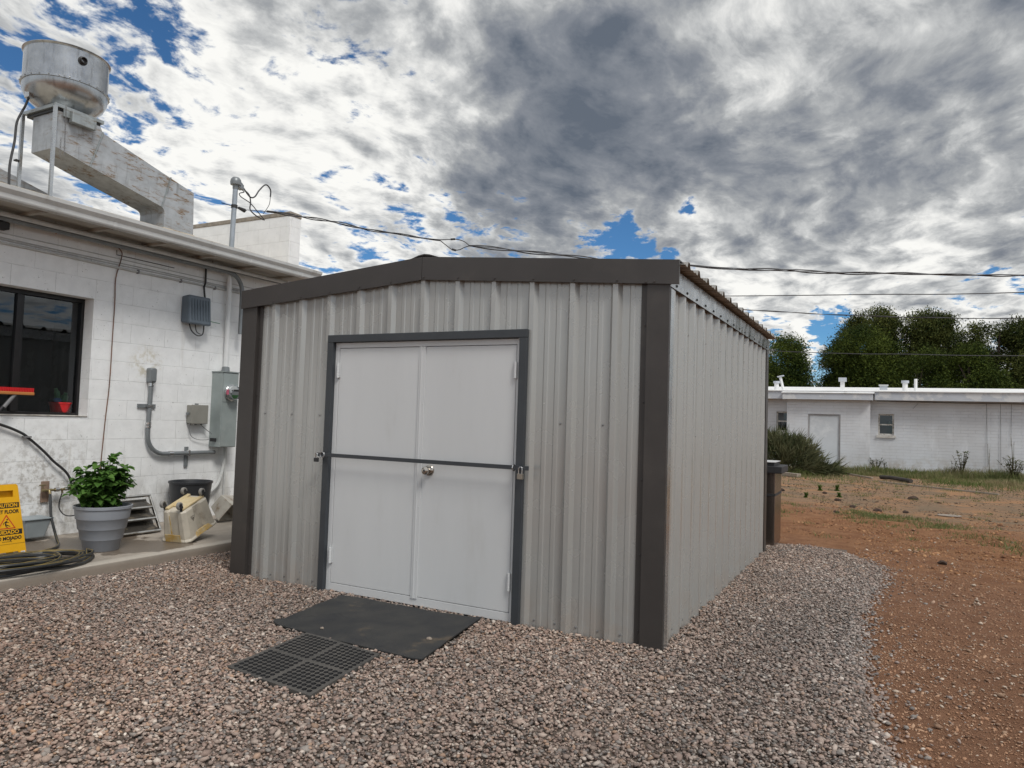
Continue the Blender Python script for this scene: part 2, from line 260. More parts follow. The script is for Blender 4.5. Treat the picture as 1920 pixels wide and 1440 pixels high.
M = dict(
    cmu=cmu_mat(), farbrick=farbrick_mat(), ground=ground_mat(), concrete=concrete_mat(),
    panel_f=steel_panel('ash_grey_steel', (.40, .40, .385), 0), panel_s=steel_panel('ash_grey_steel_side', (.40, .40, .385), 1),
    trim=mk('dark_bronze_trim', (.054, .048, .045), (.046, .041, .038), 3, .42, .1, bs=4, bstr=.12, bd=.01, dirt=(.09, .08, .07), dsc=2, dlo=.5, dhi=.9),
    frame_dark=mk('charcoal_paint', (.042, .048, .055), (.036, .041, .047), 5, .45, 0, bs=30, bstr=.05),
    door=mk('white_door_paint', (.60, .61, .615), (.565, .575, .58), 1.3, .40, 0, bs=2.5, bstr=.14, bd=.012, stretch=(1.6, 1, .35), dirt=(.50, .50, .49), dsc=2.6, dlo=.55, dhi=.9),
    galv=mk('galvanised', (.52, .53, .53), (.40, .41, .41), 5, .26, .85, rv=.08, bs=4, bstr=.35, bd=.01),
    roof_under=mk('roof_panel_underside', (.30, .245, .185), (.22, .18, .14), 6, .5, .3),
    roof_top=mk('roof_panel', (.36, .35, .33), (.30, .29, .27), 5, .4, .3),
    screw=mk('screw_head', (.30, .30, .30), None, 4, .35, .7), screw_dark=mk('dark_screw_head', (.03, .03, .03), None, 4, .4, .3),
    nickel=mk('satin_nickel', (.55, .51, .46), (.45, .42, .38), 20, .22, 1.0),
    chrome=mk('zinc_plate', (.7, .7, .7), (.55, .55, .55), 20, .2, 1.0),
    padlock=mk('padlock_steel', (.42, .40, .35), (.3, .28, .25), 20, .3, .9),
    white_metal=mk('white_gutter', (.66, .67, .66), (.58, .59, .58), 4, .5, 0, bs=5, bstr=.1, dirt=(.40, .38, .34), dsc=4, dlo=.58, dhi=.75),
    soffit=mk('soffit_board', (.42, .39, .34), (.33, .30, .26), 5, .8, 0, stretch=(1, .4, 1), dirt=(.20, .15, .11), dsc=3, dlo=.55, dhi=.7),
    roofing=mk('roof_coating', (.52, .46, .37), (.42, .37, .30), 4, .9, 0, bs=20, bstr=.4, dirt=(.28, .23, .17), dsc=6, dlo=.5, dhi=.65),
    coping=mk('cap_mortar', (.34, .30, .25), (.22, .195, .165), 10, .9, 0, bs=20, bstr=.5),
    conduit=mk('grey_conduit', (.23, .25, .26), (.19, .205, .215), 8, .4, .3), conduit_lt=mk('painted_conduit', (.56, .57, .56), (.46, .465, .46), 8, .6, .0),
    pvc_white=mk('white_pipe', (.74, .75, .75), (.66, .67, .67), 6, .5), pipe_galv=mk('galvanised_mast', (.42, .46, .50), (.34, .375, .41), 8, .35, .6),
    meter_grey=mk('meter_cabinet_paint', (.33, .375, .37), (.285, .325, .32), 5, .45, .2, dirt=(.40, .42, .41), dsc=4, dlo=.5, dhi=.8, bs=4, bstr=.1, bd=.01),
    box_tan=mk('junction_box_grey', (.27, .265, .235), (.23, .225, .20), 8, .55), inv_grey=mk('slate_plastic', (.115, .145, .175), (.095, .12, .148), 6, .5),
    black=mk('black_rubber', (.018, .018, .019), (.028, .028, .029), 10, .5), blackm=mk('matte_black', (.022, .022, .024), (.03, .03, .032), 10, .65),
    hose=mk('hose_rubber', (.016, .018, .020), (.028, .030, .031), 14, .40), hose_y=mk('hose_stripe', (.26, .18, .04), (.16, .12, .04), 14, .5),
    copper=mk('brown_wire', (.22, .11, .07), (.12, .07, .05), 8, .6), wire=mk('line_wire', (.05, .05, .055), None, 8, .5), wire_grey=mk('grey_wire', (.20, .20, .205), None, 8, .5),
    brass=mk('weathered_brass', (.36, .29, .15), (.22, .18, .11), 30, .4, .8), wood=mk('raw_board', (.26, .18, .13), (.18, .12, .09), 12, .85),
    alum=stained_metal('spun_aluminium', (.44, .455, .47), (.30, .30, .29), .6, .85, .95, .27),
    duct=stained_metal('rust_stained_duct', (.43, .455, .48), (.21, .135, .07), .49, .62, .30, .5),
    duct_trim=stained_metal('galvanised_curb', (.40, .43, .43), (.24, .22, .19), .5, .7, .7, .4),
    yellow=mk('yellow_plastic', (.80, .42, .012), (.72, .37, .01), 4, .4, dirt=(.60, .33, .03), dsc=9, dlo=.6, dhi=.8), ink=mk('black_ink', (.02, .018, .016), None, 5, .5), red_ink=mk('red_ink', (.55, .03, .02), None, 5, .5),
    sticker=mk('white_label', (.75, .75, .75), (.7, .7, .7), 5, .5), violet=mk('barcode_ink', (.16, .14, .25), None, 5, .5),
    pot=mk('grey_planter', (.30, .32, .355), (.27, .288, .32), 3, .5, bs=3, bstr=.05), soil=mk('potting_soil', (.05, .035, .025), (.03, .022, .016), 30, .95, bs=60, bstr=.8),
    stainless=mk('stainless', (.55, .54, .51), (.42, .41, .39), 9, .28, .95, bs=8, bstr=.15, dirt=(.22, .19, .15), dsc=5, dlo=.5, dhi=.7), stain_dark=mk('greasy_sheet', (.11, .10, .085), (.06, .055, .05), 9, .45, .6, dirt=(.20, .17, .13), dsc=8, dlo=.5, dhi=.6),
    bucket=mk('aged_plastic', (.58, .53, .44), (.46, .42, .35), 5, .5, dirt=(.30, .26, .21), dsc=6, dlo=.52, dhi=.72), bucket_y=mk('yellow_grime', (.50, .30, .06), (.56, .47, .30), 14, .6),
    bucket_cream=mk('yellowed_plastic', (.66, .56, .36), (.58, .44, .22), 7, .55, dirt=(.36, .28, .18), dsc=8, dlo=.55, dhi=.7), basket=mk('dirty_grey_plastic', (.45, .43, .38), (.34, .31, .27), 6, .6, dirt=(.22, .17, .12), dsc=7, dlo=.5, dhi=.65), bin_black=mk('black_pail', (.020, .022, .026), (.03, .032, .036), 6, .4),
    wheel=mk('caster_tyre', (.30, .29, .27), (.22, .21, .20), 10, .6), tote=mk('grey_tote', (.30, .34, .36), (.25, .285, .30), 5, .5),
    red=mk('red_plastic', (.62, .02, .025), (.55, .018, .02), 5, .4), orangew=mk('broom_block', (.50, .20, .05), (.4, .15, .04), 8, .6),
    green=mk('cactus_skin', (.05, .16, .07), (.09, .24, .12), 14, .6), rag=mk('blue_rag', (.10, .20, .38), (.07, .15, .30), 9, .9),
    glass=glass_mat('window_glass', (.85, .88, .88), .0), farglass=glass_mat('far_window_glass', (.35, .38, .38), .0), meterglass=glass_mat('meter_glass', (.93, .95, .95), .02),
    winframe=mk('bronze_window_frame', (.018, .017, .018), (.026, .025, .026), 6, .35, .4), room=mk('room_dimness', (.035, .04, .042), (.028, .03, .032), 2, .8), roomfloor=mk('shelf_dimness', (.05, .045, .04), None, 3, .5),  # room colours are darkened to stand for the unlit interior
    sill=mk('window_sill', (.62, .60, .56), (.48, .45, .41), 8, .7, dirt=(.25, .22, .18), dsc=10, dlo=.5, dhi=.65),
    mat_rubber=mk('rubber_mat', (.028, .029, .031), (.045, .044, .042), 5, .75, bs=130, bstr=.5, bd=.003, dirt=(.125, .095, .065), dsc=2.6, dlo=.60, dhi=.74, spec=.3), mat_ring=mk('ring_mat_rubber', (.060, .057, .054), (.095, .088, .080), 7, .75, bs=90, bstr=.3, spec=.3),
    farroof=mk('white_roof_coating', (.80, .80, .80), (.70, .70, .69), 1.5, .7, dirt=(.45, .43, .40), dsc=2.5, dlo=.58, dhi=.72), farfascia=mk('far_fascia', (.50, .53, .58), (.43, .46, .50), 2, .7, dirt=(.62, .63, .64), dsc=2, dlo=.5, dhi=.6),
    fardoor=mk('far_door_paint', (.62, .65, .68), (.55, .575, .60), 1.5, .6, dirt=(.70, .72, .74), dsc=1.5, dlo=.5, dhi=.65), farframe=mk('far_door_frame', (.40, .39, .39), (.30, .29, .29), 6, .7),
    greyboard=mk('weathered_timber', (.36, .31, .25), (.24, .20, .16), 6, .9, stretch=(.4, 6, 6)), blackpipe=mk('black_drain_pipe', (.03, .027, .025), (.06, .05, .042), 6, .8, bs=30, bstr=.6),
    stone=attr_mat('gravel_stone', .82), pebble=attr_mat('dirt_pebble', .9), bed=mk('gravel_bed_fines', (.19, .145, .115), (.12, .095, .078), 60, .95, bs=90, bstr=1, bd=.02),
    grass=leaf_mat('yard_grass', (.11, .15, .045), (.31, .26, .15), .8, .2), dryweed=leaf_mat('dry_weed', (.14, .12, .07), (.07, .10, .035), .8, .15), shrub=leaf_mat('shrub_leaf', (.045, .062, .026), (.20, .20, .11), .7, .15),
    conifer=leaf_mat('conifer_leaf', (.014, .028, .006), (.105, .135, .024), .7, .12), pine=leaf_mat('pine_leaf', (.018, .032, .010), (.150, .165, .045), .7, .12), potleaf=leaf_mat('pot_leaf', (.040, .10, .018), (.125, .24, .055), .5, .25),
    sprout=leaf_mat('green_sprout', (.07, .14, .02), (.14, .22, .05), .7, .2), bark=mk('bark', (.085, .06, .045), (.05, .036, .028), 12, .9, bs=20, bstr=.6), debris=mk('dark_clod', (.075, .045, .03), (.04, .026, .02), 14, .95, bs=30, bstr=.7),
    smoker=mk('brushed_steel', (.27, .22, .19), (.18, .15, .13), 4, .26, .9, stretch=(6, 6, .5)), flatstone=mk('pale_stone', (.30, .25, .20), (.22, .18, .15), 8, .9, bs=20, bstr=.6),
    lidwhite=mk('lid_edge', (.6, .6, .6), None, 5, .4), greenink=mk('green_label', (.06, .42, .08), None, 5, .5), pinkink=mk('pink_tag', (.6, .12, .2), None, 5, .5), greentape=mk('green_tie', (.03, .22, .10), None, 5, .6),
)

# ------------------------------------------------------------------ mesh helpers
def props(o, label=None, cat=None, group=None, kind=None):
    if label: o['label'] = label
    if cat: o['category'] = cat
    if group: o['group'] = group
    if kind: o['kind'] = kind
    return o
def thing(name, label, cat, loc=(0, 0, 0), rot=(0, 0, 0), group=None, scale=1.0):
    o = bpy.data.objects.new(name, None); C.objects.link(o); o.location = loc; o.rotation_euler = rot; o.scale = (scale,) * 3
    o.empty_display_size = .1; return props(o, label, cat, group)
class MB:
    def __init__(s): s.v = []; s.f = []; s.mi = []; s.cur = 0
    def add(s, vs, fs):
        k = len(s.v); s.v += [tuple(map(float, p)) for p in vs]; s.f += [tuple(i + k for i in q) for q in fs]; s.mi += [s.cur] * len(fs); return s
    def box(s, x0, x1, y0, y1, z0, z1):
        return s.add([(x0, y0, z0), (x1, y0, z0), (x1, y1, z0), (x0, y1, z0), (x0, y0, z1), (x1, y0, z1), (x1, y1, z1), (x0, y1, z1)],
                     [(0, 3, 2, 1), (4, 5, 6, 7), (0, 1, 5, 4), (1, 2, 6, 5), (2, 3, 7, 6), (3, 0, 4, 7)])
    def hexa(s, b, t):   # 4 bottom pts, 4 top pts
        return s.add(list(b) + list(t), [(0, 3, 2, 1), (4, 5, 6, 7), (0, 1, 5, 4), (1, 2, 6, 5), (2, 3, 7, 6), (3, 0, 4, 7)])
    def tube(s, pts, r, n=8, caps=True):
        P = [Vector(p) for p in pts]; m = len(P); rr = r if isinstance(r, (list, tuple)) else [r] * m
        T = [(P[min(i + 1, m - 1)] - P[max(i - 1, 0)]).normalized() for i in range(m)]
        up = Vector((0, 0, 1)) if abs(T[0].z) < .9 else Vector((1, 0, 0))
        a = T[0].cross(up).normalized(); vs = []
        for i in range(m):
            a = (a - T[i] * a.dot(T[i])).normalized(); b = T[i].cross(a)
            for j in range(n):
                t = 2 * math.pi * j / n; vs.append(P[i] + (a * math.cos(t) + b * math.sin(t)) * rr[i])
        fs = [(i * n + j, i * n + (j + 1) % n, (i + 1) * n + (j + 1) % n, (i + 1) * n + j) for i in range(m - 1) for j in range(n)]
        if caps: fs += [tuple(reversed(range(n))), tuple(range((m - 1) * n, m * n))]
        return s.add(vs, fs)
    def lathe(s, prof, c=(0, 0, 0), n=32, M4=None, cap0=False, cap1=False):
        vs = []
        for r, z in prof:
            for j in range(n):
                t = 2 * math.pi * j / n; p = Vector((r * math.cos(t), r * math.sin(t), z))
                if M4: p = M4 @ p
                vs.append(p + Vector(c))
        m = len(prof); fs = [(i * n + j, i * n + (j + 1) % n, (i + 1) * n + (j + 1) % n, (i + 1) * n + j) for i in range(m - 1) for j in range(n)]
        if cap0: fs.append(tuple(reversed(range(n))))
        if cap1: fs.append(tuple(range((m - 1) * n, m * n)))
        return s.add(vs, fs)
    def prism(s, poly, a0, a1, axis='y'):
        """extrude a 2-D outline along an axis"""
        f = {'y': lambda p, a: (p[0], a, p[1]), 'x': lambda p, a: (a, p[0], p[1]), 'z': lambda p, a: (p[0], p[1], a)}[axis]
        n = len(poly); vs = [f(p, a0) for p in poly] + [f(p, a1) for p in poly]
        fs = [(i, (i + 1) % n, n + (i + 1) % n, n + i) for i in range(n)] + [tuple(reversed(range(n))), tuple(range(n, 2 * n))]
        return s.add(vs, fs)
    def screw(s, p, nrm, r=.0055, h=.005):
        q = Vector(nrm).to_track_quat('Z', 'Y').to_matrix().to_4x4(); return s.lathe([(r * 1.5, 0), (r * 1.5, .001), (r, .0015), (r, h), (0.0001, h + .001)], p, 6, q)
    def build(s, name, mats, parent=None, world=True, smooth=False, bevel=0, autos=None):
        me = bpy.data.meshes.new(name); off = Vector((0, 0, 0))
        if parent is not None and world:
            q = parent
            while q is not None: off += q.location; q = q.parent
        vs = [tuple(Vector(p) - off) for p in s.v]
        me.from_pydata(vs, [], s.f)
        mats = mats if isinstance(mats, (list, tuple)) else [mats]
        for m_ in mats: me.materials.append(m_)
        if len(mats) > 1: me.polygons.foreach_set('material_index', s.mi)
        bm = bmesh.new(); bm.from_mesh(me); bmesh.ops.recalc_face_normals(bm, faces=bm.faces); bm.to_mesh(me); bm.free()
        if smooth:
            me.polygons.foreach_set('use_smooth', [True] * len(me.polygons))
            me.set_sharp_from_angle(angle=R(autos or 40))
        me.update(); o = bpy.data.objects.new(name, me); C.objects.link(o); o.parent = parent
        if bevel:
            b = o.modifiers.new('bevel', 'BEVEL'); b.width = bevel; b.segments = 2; b.limit_method = 'ANGLE'; b.angle_limit = R(40)
        return o
def single(mb, name, mats, label, cat, loc, group=None, **kw):
    """a one-mesh thing whose origin is loc; the mesh is written in world coordinates"""
    mb.v = [tuple(Vector(p) - Vector(loc)) for p in mb.v]
    o = mb.build(name, mats, None, **kw); o.location = loc; return props(o, label, cat, group)
def fastmesh(name, V, F, mat, attr=None, vals=None, smooth=False, parent=None, kind=None):
    """numpy mesh: V (n,3), F (m,k) faces all of the same size"""
    me = bpy.data.meshes.new(name); k = F.shape[1]
    me.vertices.add(len(V)); me.vertices.foreach_set('co', V.astype(np.float32).ravel())
    me.loops.add(F.size); me.loops.foreach_set('vertex_index', F.astype(np.int32).ravel())
    me.polygons.add(len(F)); me.polygons.foreach_set('loop_start', np.arange(0, F.size, k, dtype=np.int32))
    me.update(calc_edges=True)
    if smooth: me.polygons.foreach_set('use_smooth', np.ones(len(F), bool))
    if attr:
        if vals.ndim == 2:
            a = me.color_attributes.new(attr, 'FLOAT_COLOR', 'POINT'); a.data.foreach_set('color', np.c_[vals, np.ones(len(vals))].astype(np.float32).ravel())
        else:
            a = me.attributes.new(attr, 'FLOAT', 'POINT'); a.data.foreach_set('value', vals.astype(np.float32))
    me.materials.append(mat); o = bpy.data.objects.new(name, me); C.objects.link(o); o.parent = parent
    if kind: o['kind'] = kind
    return o
def smoothpath(pts, n=6):
    P = [Vector(p) for p in pts]; out = []
    for i in range(len(P) - 1):
        p0 = P[max(i - 1, 0)]; p1 = P[i]; p2 = P[i + 1]; p3 = P[min(i + 2, len(P) - 1)]
        for j in range(n):
            t = j / n; out.append(.5 * ((2 * p1) + (p2 - p0) * t + (2 * p0 - 5 * p1 + 4 * p2 - p3) * t * t + (3 * p1 - p0 - 3 * p2 + p3) * t ** 3))
    out.append(P[-1]); return out
def gz(x, y):
    """ground height of the yard"""
    return -.10 * min(max((y - 6) / 16, 0), 1)
def text_mesh(name, txt, size, mat, parent, M4, stretch=1.0, bold=.0):
    cu = bpy.data.curves.new(name, 'FONT'); cu.body = txt; cu.size = size; cu.extrude = .0004; cu.align_x = 'CENTER'; cu.offset = bold
    to = bpy.data.objects.new(name + '_tmp', cu); C.objects.link(to); dg = bpy.context.evaluated_depsgraph_get(); dg.update()
    me = bpy.data.meshes.new_from_object(to.evaluated_get(dg)); bpy.data.objects.remove(to)
    me.transform(M4 @ Matrix.Diagonal((stretch, 1, 1, 1))); me.materials.clear(); me.materials.append(mat); me.name = name
    o = bpy.data.objects.new(name, me); C.objects.link(o); o.parent = parent; return o

# ================================================================== SETTING: ground
def graded(a, b, fine0, fine1, step, far):
    xs = [fine0 + i * step for i in range(int((fine1 - fine0) / step) + 1)]
    l = []; x = fine0; s = step
    while x > a: s *= 1.35; x -= s; l.append(x)
    r = []; x = xs[-1]; s = step
    while x < b: s *= 1.35; x += s; r.append(x)
    return np.array(l[::-1] + xs + r)
gx = graded(-160, 160, -.5, 5.5, .045, 0); gy = graded(-120, 200, -1.5, 9.0, .045, 0)
X, Y = np.meshgrid(gx, gy); Z = -.10 * np.clip((Y - 6) / 16, 0, 1)
edge_pts = np.array([(-.30, 4.30), (.02, 4.62), (.35, 4.82), (.80, 4.55), (1.12, 3.95), (1.17, 3.3), (1.09, 2.64), (1.03, 1.7), (1.07, .8), (1.09, .3), (1.14, -.40), (1.27, -.95), (1.36, -1.6), (1.5, -4.2)])
ey = edge_pts[3:, 1][::-1]; ex = edge_pts[3:, 0][::-1]
def gravel_right(y): return np.interp(y, ey, ex)
flatm = np.clip(((X - gravel_right(Y)) + .02) / .25, 0, 1); flatm = np.maximum(flatm, np.clip((Y - 4.7) / .4, 0, 1)) * (X > -20)
amp = np.zeros_like(Z)
near = (X > -.6) & (X < 6) & (Y > -1.6) & (Y < 9.2)
for i, j in zip(*np.nonzero(near)):
    p = Vector((X[i, j], Y[i, j], 0)); a_ = mnoise.noise(p * 1.1) * .018 + mnoise.noise(p * 4.0) * .009 + mnoise.noise(p * 11) * .004
    if Y[i, j] > 4.6: a_ += max(0, mnoise.noise(Vector((p.x * 1.2, p.y * 3.4, 3)))) * .05 * min((Y[i, j] - 4.6) / 1.0, 1)
    amp[i, j] = a_
Z = Z + amp * flatm - .004
idx = np.arange(X.size).reshape(X.shape)
F = np.stack([idx[:-1, :-1], idx[:-1, 1:], idx[1:, 1:], idx[1:, :-1]], -1).reshape(-1, 4)
ground = fastmesh('ground', np.c_[X.ravel(), Y.ravel(), Z.ravel()], F, M['ground'], smooth=True, kind='structure')

# gravel bed sheet (fines below the stones)
gb = MB(); L = -4.425
poly = [(L, 6.2), (-3.8, 6.2), (-3.0, 4.6)] + [tuple(p) for p in edge_pts] + [(L, -4.2)]
# triangulated against the left side as a strip of quads row by row
ys = np.concatenate([np.linspace(-4.2, 4.82, 60)])
for a_, b_ in zip(ys[:-1], ys[1:]):
    xa, xb = float(gravel_right(a_)) - .02, float(gravel_right(b_)) - .02
    gb.add([(L, a_, .003), (xa, a_, .003), (xb, b_, .003), (L, b_, .003)], [(0, 1, 2, 3)])
gb.build('gravel_bed', M['bed'])['kind'] = 'structure'

# gravel stones
t_ = (1 + 5 ** .5) / 2
icoV = np.array([(-1, t_, 0), (1, t_, 0), (-1, -t_, 0), (1, -t_, 0), (0, -1, t_), (0, 1, t_), (0, -1, -t_), (0, 1, -t_), (t_, 0, -1), (t_, 0, 1), (-t_, 0, -1), (-t_, 0, 1)]); icoV /= np.linalg.norm(icoV[0])
icoF = np.array([(0, 11, 5), (0, 5, 1), (0, 1, 7), (0, 7, 10), (0, 10, 11), (1, 5, 9), (5, 11, 4), (11, 10, 2), (10, 7, 6), (7, 1, 8), (3, 9, 4), (3, 4, 2), (3, 2, 6), (3, 6, 8), (3, 8, 9), (4, 9, 5), (2, 4, 11), (6, 2, 10), (8, 6, 7), (9, 8, 1)])
def stones(name, xyz, size, cols, mat, flat=.56, smooth=False):
    N_ = len(xyz); base = icoV[None] * (1 + rng.uniform(-.30, .22, (N_, 12, 1)))
    sc_ = np.stack([size * rng.uniform(.8, 1.45, N_), size * rng.uniform(.65, 1.0, N_), size * rng.uniform(flat * .7, flat * 1.2, N_)], -1)
    v = base * sc_[:, None, :] * .5
    a1 = rng.uniform(0, 2 * np.pi, N_); a2 = rng.normal(0, .27, N_); a3 = rng.normal(0, .27, N_)
    c, s = np.cos(a2), np.sin(a2); v = np.stack([v[..., 0], v[..., 1] * c[:, None] - v[..., 2] * s[:, None], v[..., 1] * s[:, None] + v[..., 2] * c[:, None]], -1)
    c, s = np.cos(a3), np.sin(a3); v = np.stack([v[..., 0] * c[:, None] + v[..., 2] * s[:, None], v[..., 1], -v[..., 0] * s[:, None] + v[..., 2] * c[:, None]], -1)
    c, s = np.cos(a1), np.sin(a1); v = np.stack([v[..., 0] * c[:, None] - v[..., 1] * s[:, None], v[..., 0] * s[:, None] + v[..., 1] * c[:, None], v[..., 2]], -1)
    v += xyz[:, None, :]
    F_ = (icoF[None] + (np.arange(N_) * 12)[:, None, None]).reshape(-1, 3)
    cc = np.repeat(cols, 12, axis=0)
    o = fastmesh(name, v.reshape(-1, 3), F_, mat, 'stone_color', cc, smooth=smooth); return o
def vnoise(x, y, s, seed=0):
    return np.array([mnoise.noise(Vector((a * s, b * s, seed))) for a, b in zip(x, y)])
def palette(N_, warm):
    pal = np.array([(.315, .225, .185), (.375, .285, .235), (.235, .18, .152), (.43, .345, .29), (.185, .162, .15), (.52, .44, .375), (.36, .24, .17), (.265, .235, .21), (.62, .55, .48)])
    pr = np.array([.22, .20, .17, .12, .10, .05, .05, .08, .01]); k = rng.choice(len(pal), N_, p=pr / pr.sum())
    c = pal[k] * rng.uniform(.78, 1.22, (N_, 1)); grey = c.mean(1, keepdims=True) * np.array([[.98, .98, .98]])
    return np.clip(c * warm[:, None] + grey * (1 - warm[:, None]), 0, .8)
NG = 175000
gxr = rng.uniform(-4.42, 1.7, NG * 2); gyr = rng.uniform(-3.9, 5.0, NG * 2)
edge = gravel_right(gyr) + rng.normal(0, .055, len(gyr)) + np.where(rng.uniform(0, 1, len(gyr)) < .05, rng.exponential(.22, len(gyr)), 0)
topedge = np.interp(gxr, edge_pts[:4, 0], edge_pts[:4, 1])
ok = (gxr < edge) & ~((gxr > -3.64) & (gxr < -.02) & (gyr > .02) & (gyr < 4.1)) & (gyr < np.where(gxr < 0.9, topedge + rng.normal(0, .03, len(gxr)), 9))
ok &= ~((gxr > -3.7) & (gyr > 4.1) & (gxr < -.3)) & ~((gxr < -3.6) & (gyr > 2.2)) & ~((gxr < -2.2) & (gyr < -3.2))
def inquad(x, y, q, m=0.0):
    r_ = np.ones(len(x), bool)
    for (a, b) in zip(q, q[1:] + q[:1]):
        l_ = math.hypot(b[0] - a[0], b[1] - a[1]); r_ &= ((b[0] - a[0]) * (y - a[1]) - (b[1] - a[1]) * (x - a[0])) / l_ < -m
    return r_
ok &= ~inquad(gxr, gyr, [(-2.404, -.076), (-1.219, -.042), (-1.074, -.958), (-2.261, -.882)], .012)
ok &= ~inquad(gxr, gyr, [(-1.958, -.905), (-1.345, -.972), (-1.235, -1.650), (-1.880, -1.575)], .006)
gxr = gxr[ok][:NG]; gyr = gyr[ok][:NG]
gzv = rng.uniform(-.002, .020, len(gxr)) + .008 * vnoise(gxr, gyr, 1.3) * 1.0 + .004
gzv = np.where(gxr > gravel_right(gyr) + .06, .003, gzv)
gzv = np.where(gxr > gravel_right(gyr) - .12, gzv * np.clip((gravel_right(gyr) + .05 - gxr) / .17, .25, 1), gzv)
gsz = np.clip(rng.lognormal(np.log(.0158), .36, len(gxr)), .007, .042)
wm = np.clip(.98 - np.clip((gxr + .1) / .7, 0, 1) * .30 + .35 * vnoise(gxr, gyr, .7, 5), 0.1, 1.15)
gc = palette(len(gxr), wm) * (1 + .22 * vnoise(gxr, gyr, .9, 9))[:, None]
g_ = stones('gravel', np.c_[gxr, gyr, gzv], gsz, np.clip(gc, .02, .8), M['stone'])
props(g_, kind='stuff', label='brown and grey crushed gravel spread round the shed', cat='gravel')

# pebbles on the dirt
NP = 45000
px_ = rng.uniform(.9, 6.5, NP); py_ = -1.8 + (rng.uniform(0, 1, NP) ** 1.5) * 11
k_ = (px_ > gravel_right(py_) - .02) & (vnoise(px_, py_, .8, 2) + rng.uniform(-.5, .5, NP) > -.22)
px_, py_ = px_[k_], py_[k_]; fade = py_ < rng.uniform(1, 9.5, len(py_)); px_, py_ = px_[fade], py_[fade]
xi = np.clip(np.searchsorted(gx, px_), 1, len(gx) - 1); yi = np.clip(np.searchsorted(gy, py_), 1, len(gy) - 1)
pz_ = Z[yi, xi]; ps = np.clip(rng.lognormal(np.log(.0095), .52, len(px_)), .003, .05)
pc = np.array([(.37, .25, .18), (.48, .39, .31), (.24, .15, .10), (.33, .22, .15)])[rng.integers(0, 4, len(px_))] * rng.uniform(.8, 1.2, (len(px_), 1))
o = stones('loose_pebbles', np.c_[px_, py_, pz_ + ps * .22], ps, pc, M['pebble'], .5)
props(o, kind='stuff', label='small tan pebbles scattered over the red dirt', cat='pebbles')
NS_ = 16000; sx_ = rng.uniform(-.1, 7, NS_); sy_ = rng.uniform(3.5, 10.5, NS_)
k_ = (vnoise(sx_ * .6, sy_ * 1.8, 1.4, 21) > .02) & ((sx_ > gravel_right(sy_) + .05) | (sy_ > 5.0)); sx_, sy_ = sx_[k_], sy_[k_]
xi = np.clip(np.searchsorted(gx, sx_), 1, len(gx) - 1); yi = np.clip(np.searchsorted(gy, sy_), 1, len(gy) - 1)
bx_ = rng.uniform(.9, 6, 90000); by_ = -1.9 + rng.uniform(0, 1, 90000) ** 1.2 * 9; k_ = (bx_ > gravel_right(by_) - .03) & (vnoise(bx_, by_, 1.1, 33) + rng.uniform(-.35, .5, 90000) > -.02)
NB1 = len(sx_); sx_ = np.concatenate([sx_, bx_[k_]]); sy_ = np.concatenate([sy_, by_[k_]])
xi = np.clip(np.searchsorted(gx, sx_), 1, len(gx) - 1); yi = np.clip(np.searchsorted(gy, sy_), 1, len(gy) - 1)
ssz = np.where(np.arange(len(sx_)) < NB1, np.clip(rng.lognormal(np.log(.016), .6, len(sx_)), .006, .07), np.clip(rng.lognormal(np.log(.0085), .45, len(sx_)), .004, .03))
scl = np.array([(.33, .165, .082), (.22, .11, .06), (.44, .245, .125)])[rng.integers(0, 3, len(sx_))]; scb = np.array([(.42, .24, .145), (.32, .18, .11), (.47, .30, .195), (.24, .135, .085)])[rng.integers(0, 4, len(sx_))]
scl = np.where(((np.arange(len(sx_)) >= NB1) & (sy_ + .55 * sx_ < 6.0))[:, None], scb, scl)
o = stones('loose_soil', np.c_[sx_, sy_, Z[yi, xi] + .002], ssz, scl, M['pebble'], .6)
props(o, kind='stuff', label='crumbly lumps of orange soil on the trampled strip', cat='soil')
# a few stones lying on the mats
single(MB().add(*[(lambda v, f: (v, f))([tuple((icoV[i] * np.array([.022, .016, .012])) + np.array([-1.25, -.62, .034])) for i in range(12)], [tuple(q) for q in icoF])][0]),
       'stray_stone', M['flatstone'], 'tan stone lying on the solid black mat near its right edge', 'stone', (-1.25, -.62, .024))
single(MB().add([tuple((icoV[i] * np.array([.014, .011, .009])) + np.array([-1.93, -.80, .031])) for i in range(12)], [tuple(q) for q in icoF]),
       'stray_stone', M['flatstone'], 'small pale stone on the solid black mat beside the holed mat', 'stone', (-1.93, -.80, .022))

# ================================================================== SHED
SW, SL, HE, HR = 3.66, 4.08, 2.285, 2.43      # wall tops hidden behind the fascia
DX0, DX1, DH = -2.700, -.937, 1.975
shed = thing('metal_shed', 'grey corrugated steel shed with dark bronze trim and white double doors', 'shed', (-SW / 2, SL / 2, 0))
def wall_top(x): return HE + (HR - HE) * (1 - abs(x + SW / 2) / (SW / 2))
def rib_profile(c0, c1, first, sp, n, inv=1):
    """(coordinate, height) polyline of an R-panel sheet; ribs at first + i*sp going down from c1"""
    pts = []
    cs = sorted([first + i * sp for i in range(-1, n + 2)])
    for k, c in enumerate(cs):
        for dx_, h in ((-.040, 0), (-.017, .031), (.017, .031), (.040, 0)): pts.append((c + dx_, h))
        for q in (.36, .64):
            m_ = c + sp * q
            for dx_, h in ((-.020, 0), (-.012, .0045), (.012, .0045), (.020, 0)): pts.append((m_ + dx_, h))
    pts = [p for p in pts if c0 < p[0] < c1]
    return [(c0, 0)] + pts + [(c1, 0)]
prof = rib_profile(-3.63, -.03, -.341 - .301 * 11 + .018, .301, 12)
fw = MB()
cuts = sorted(set([p[0] for p in prof] + [DX0 + .02, DX1 - .02]))
def ph(c): return float(np.interp(c, [p[0] for p in prof], [p[1] for p in prof]))
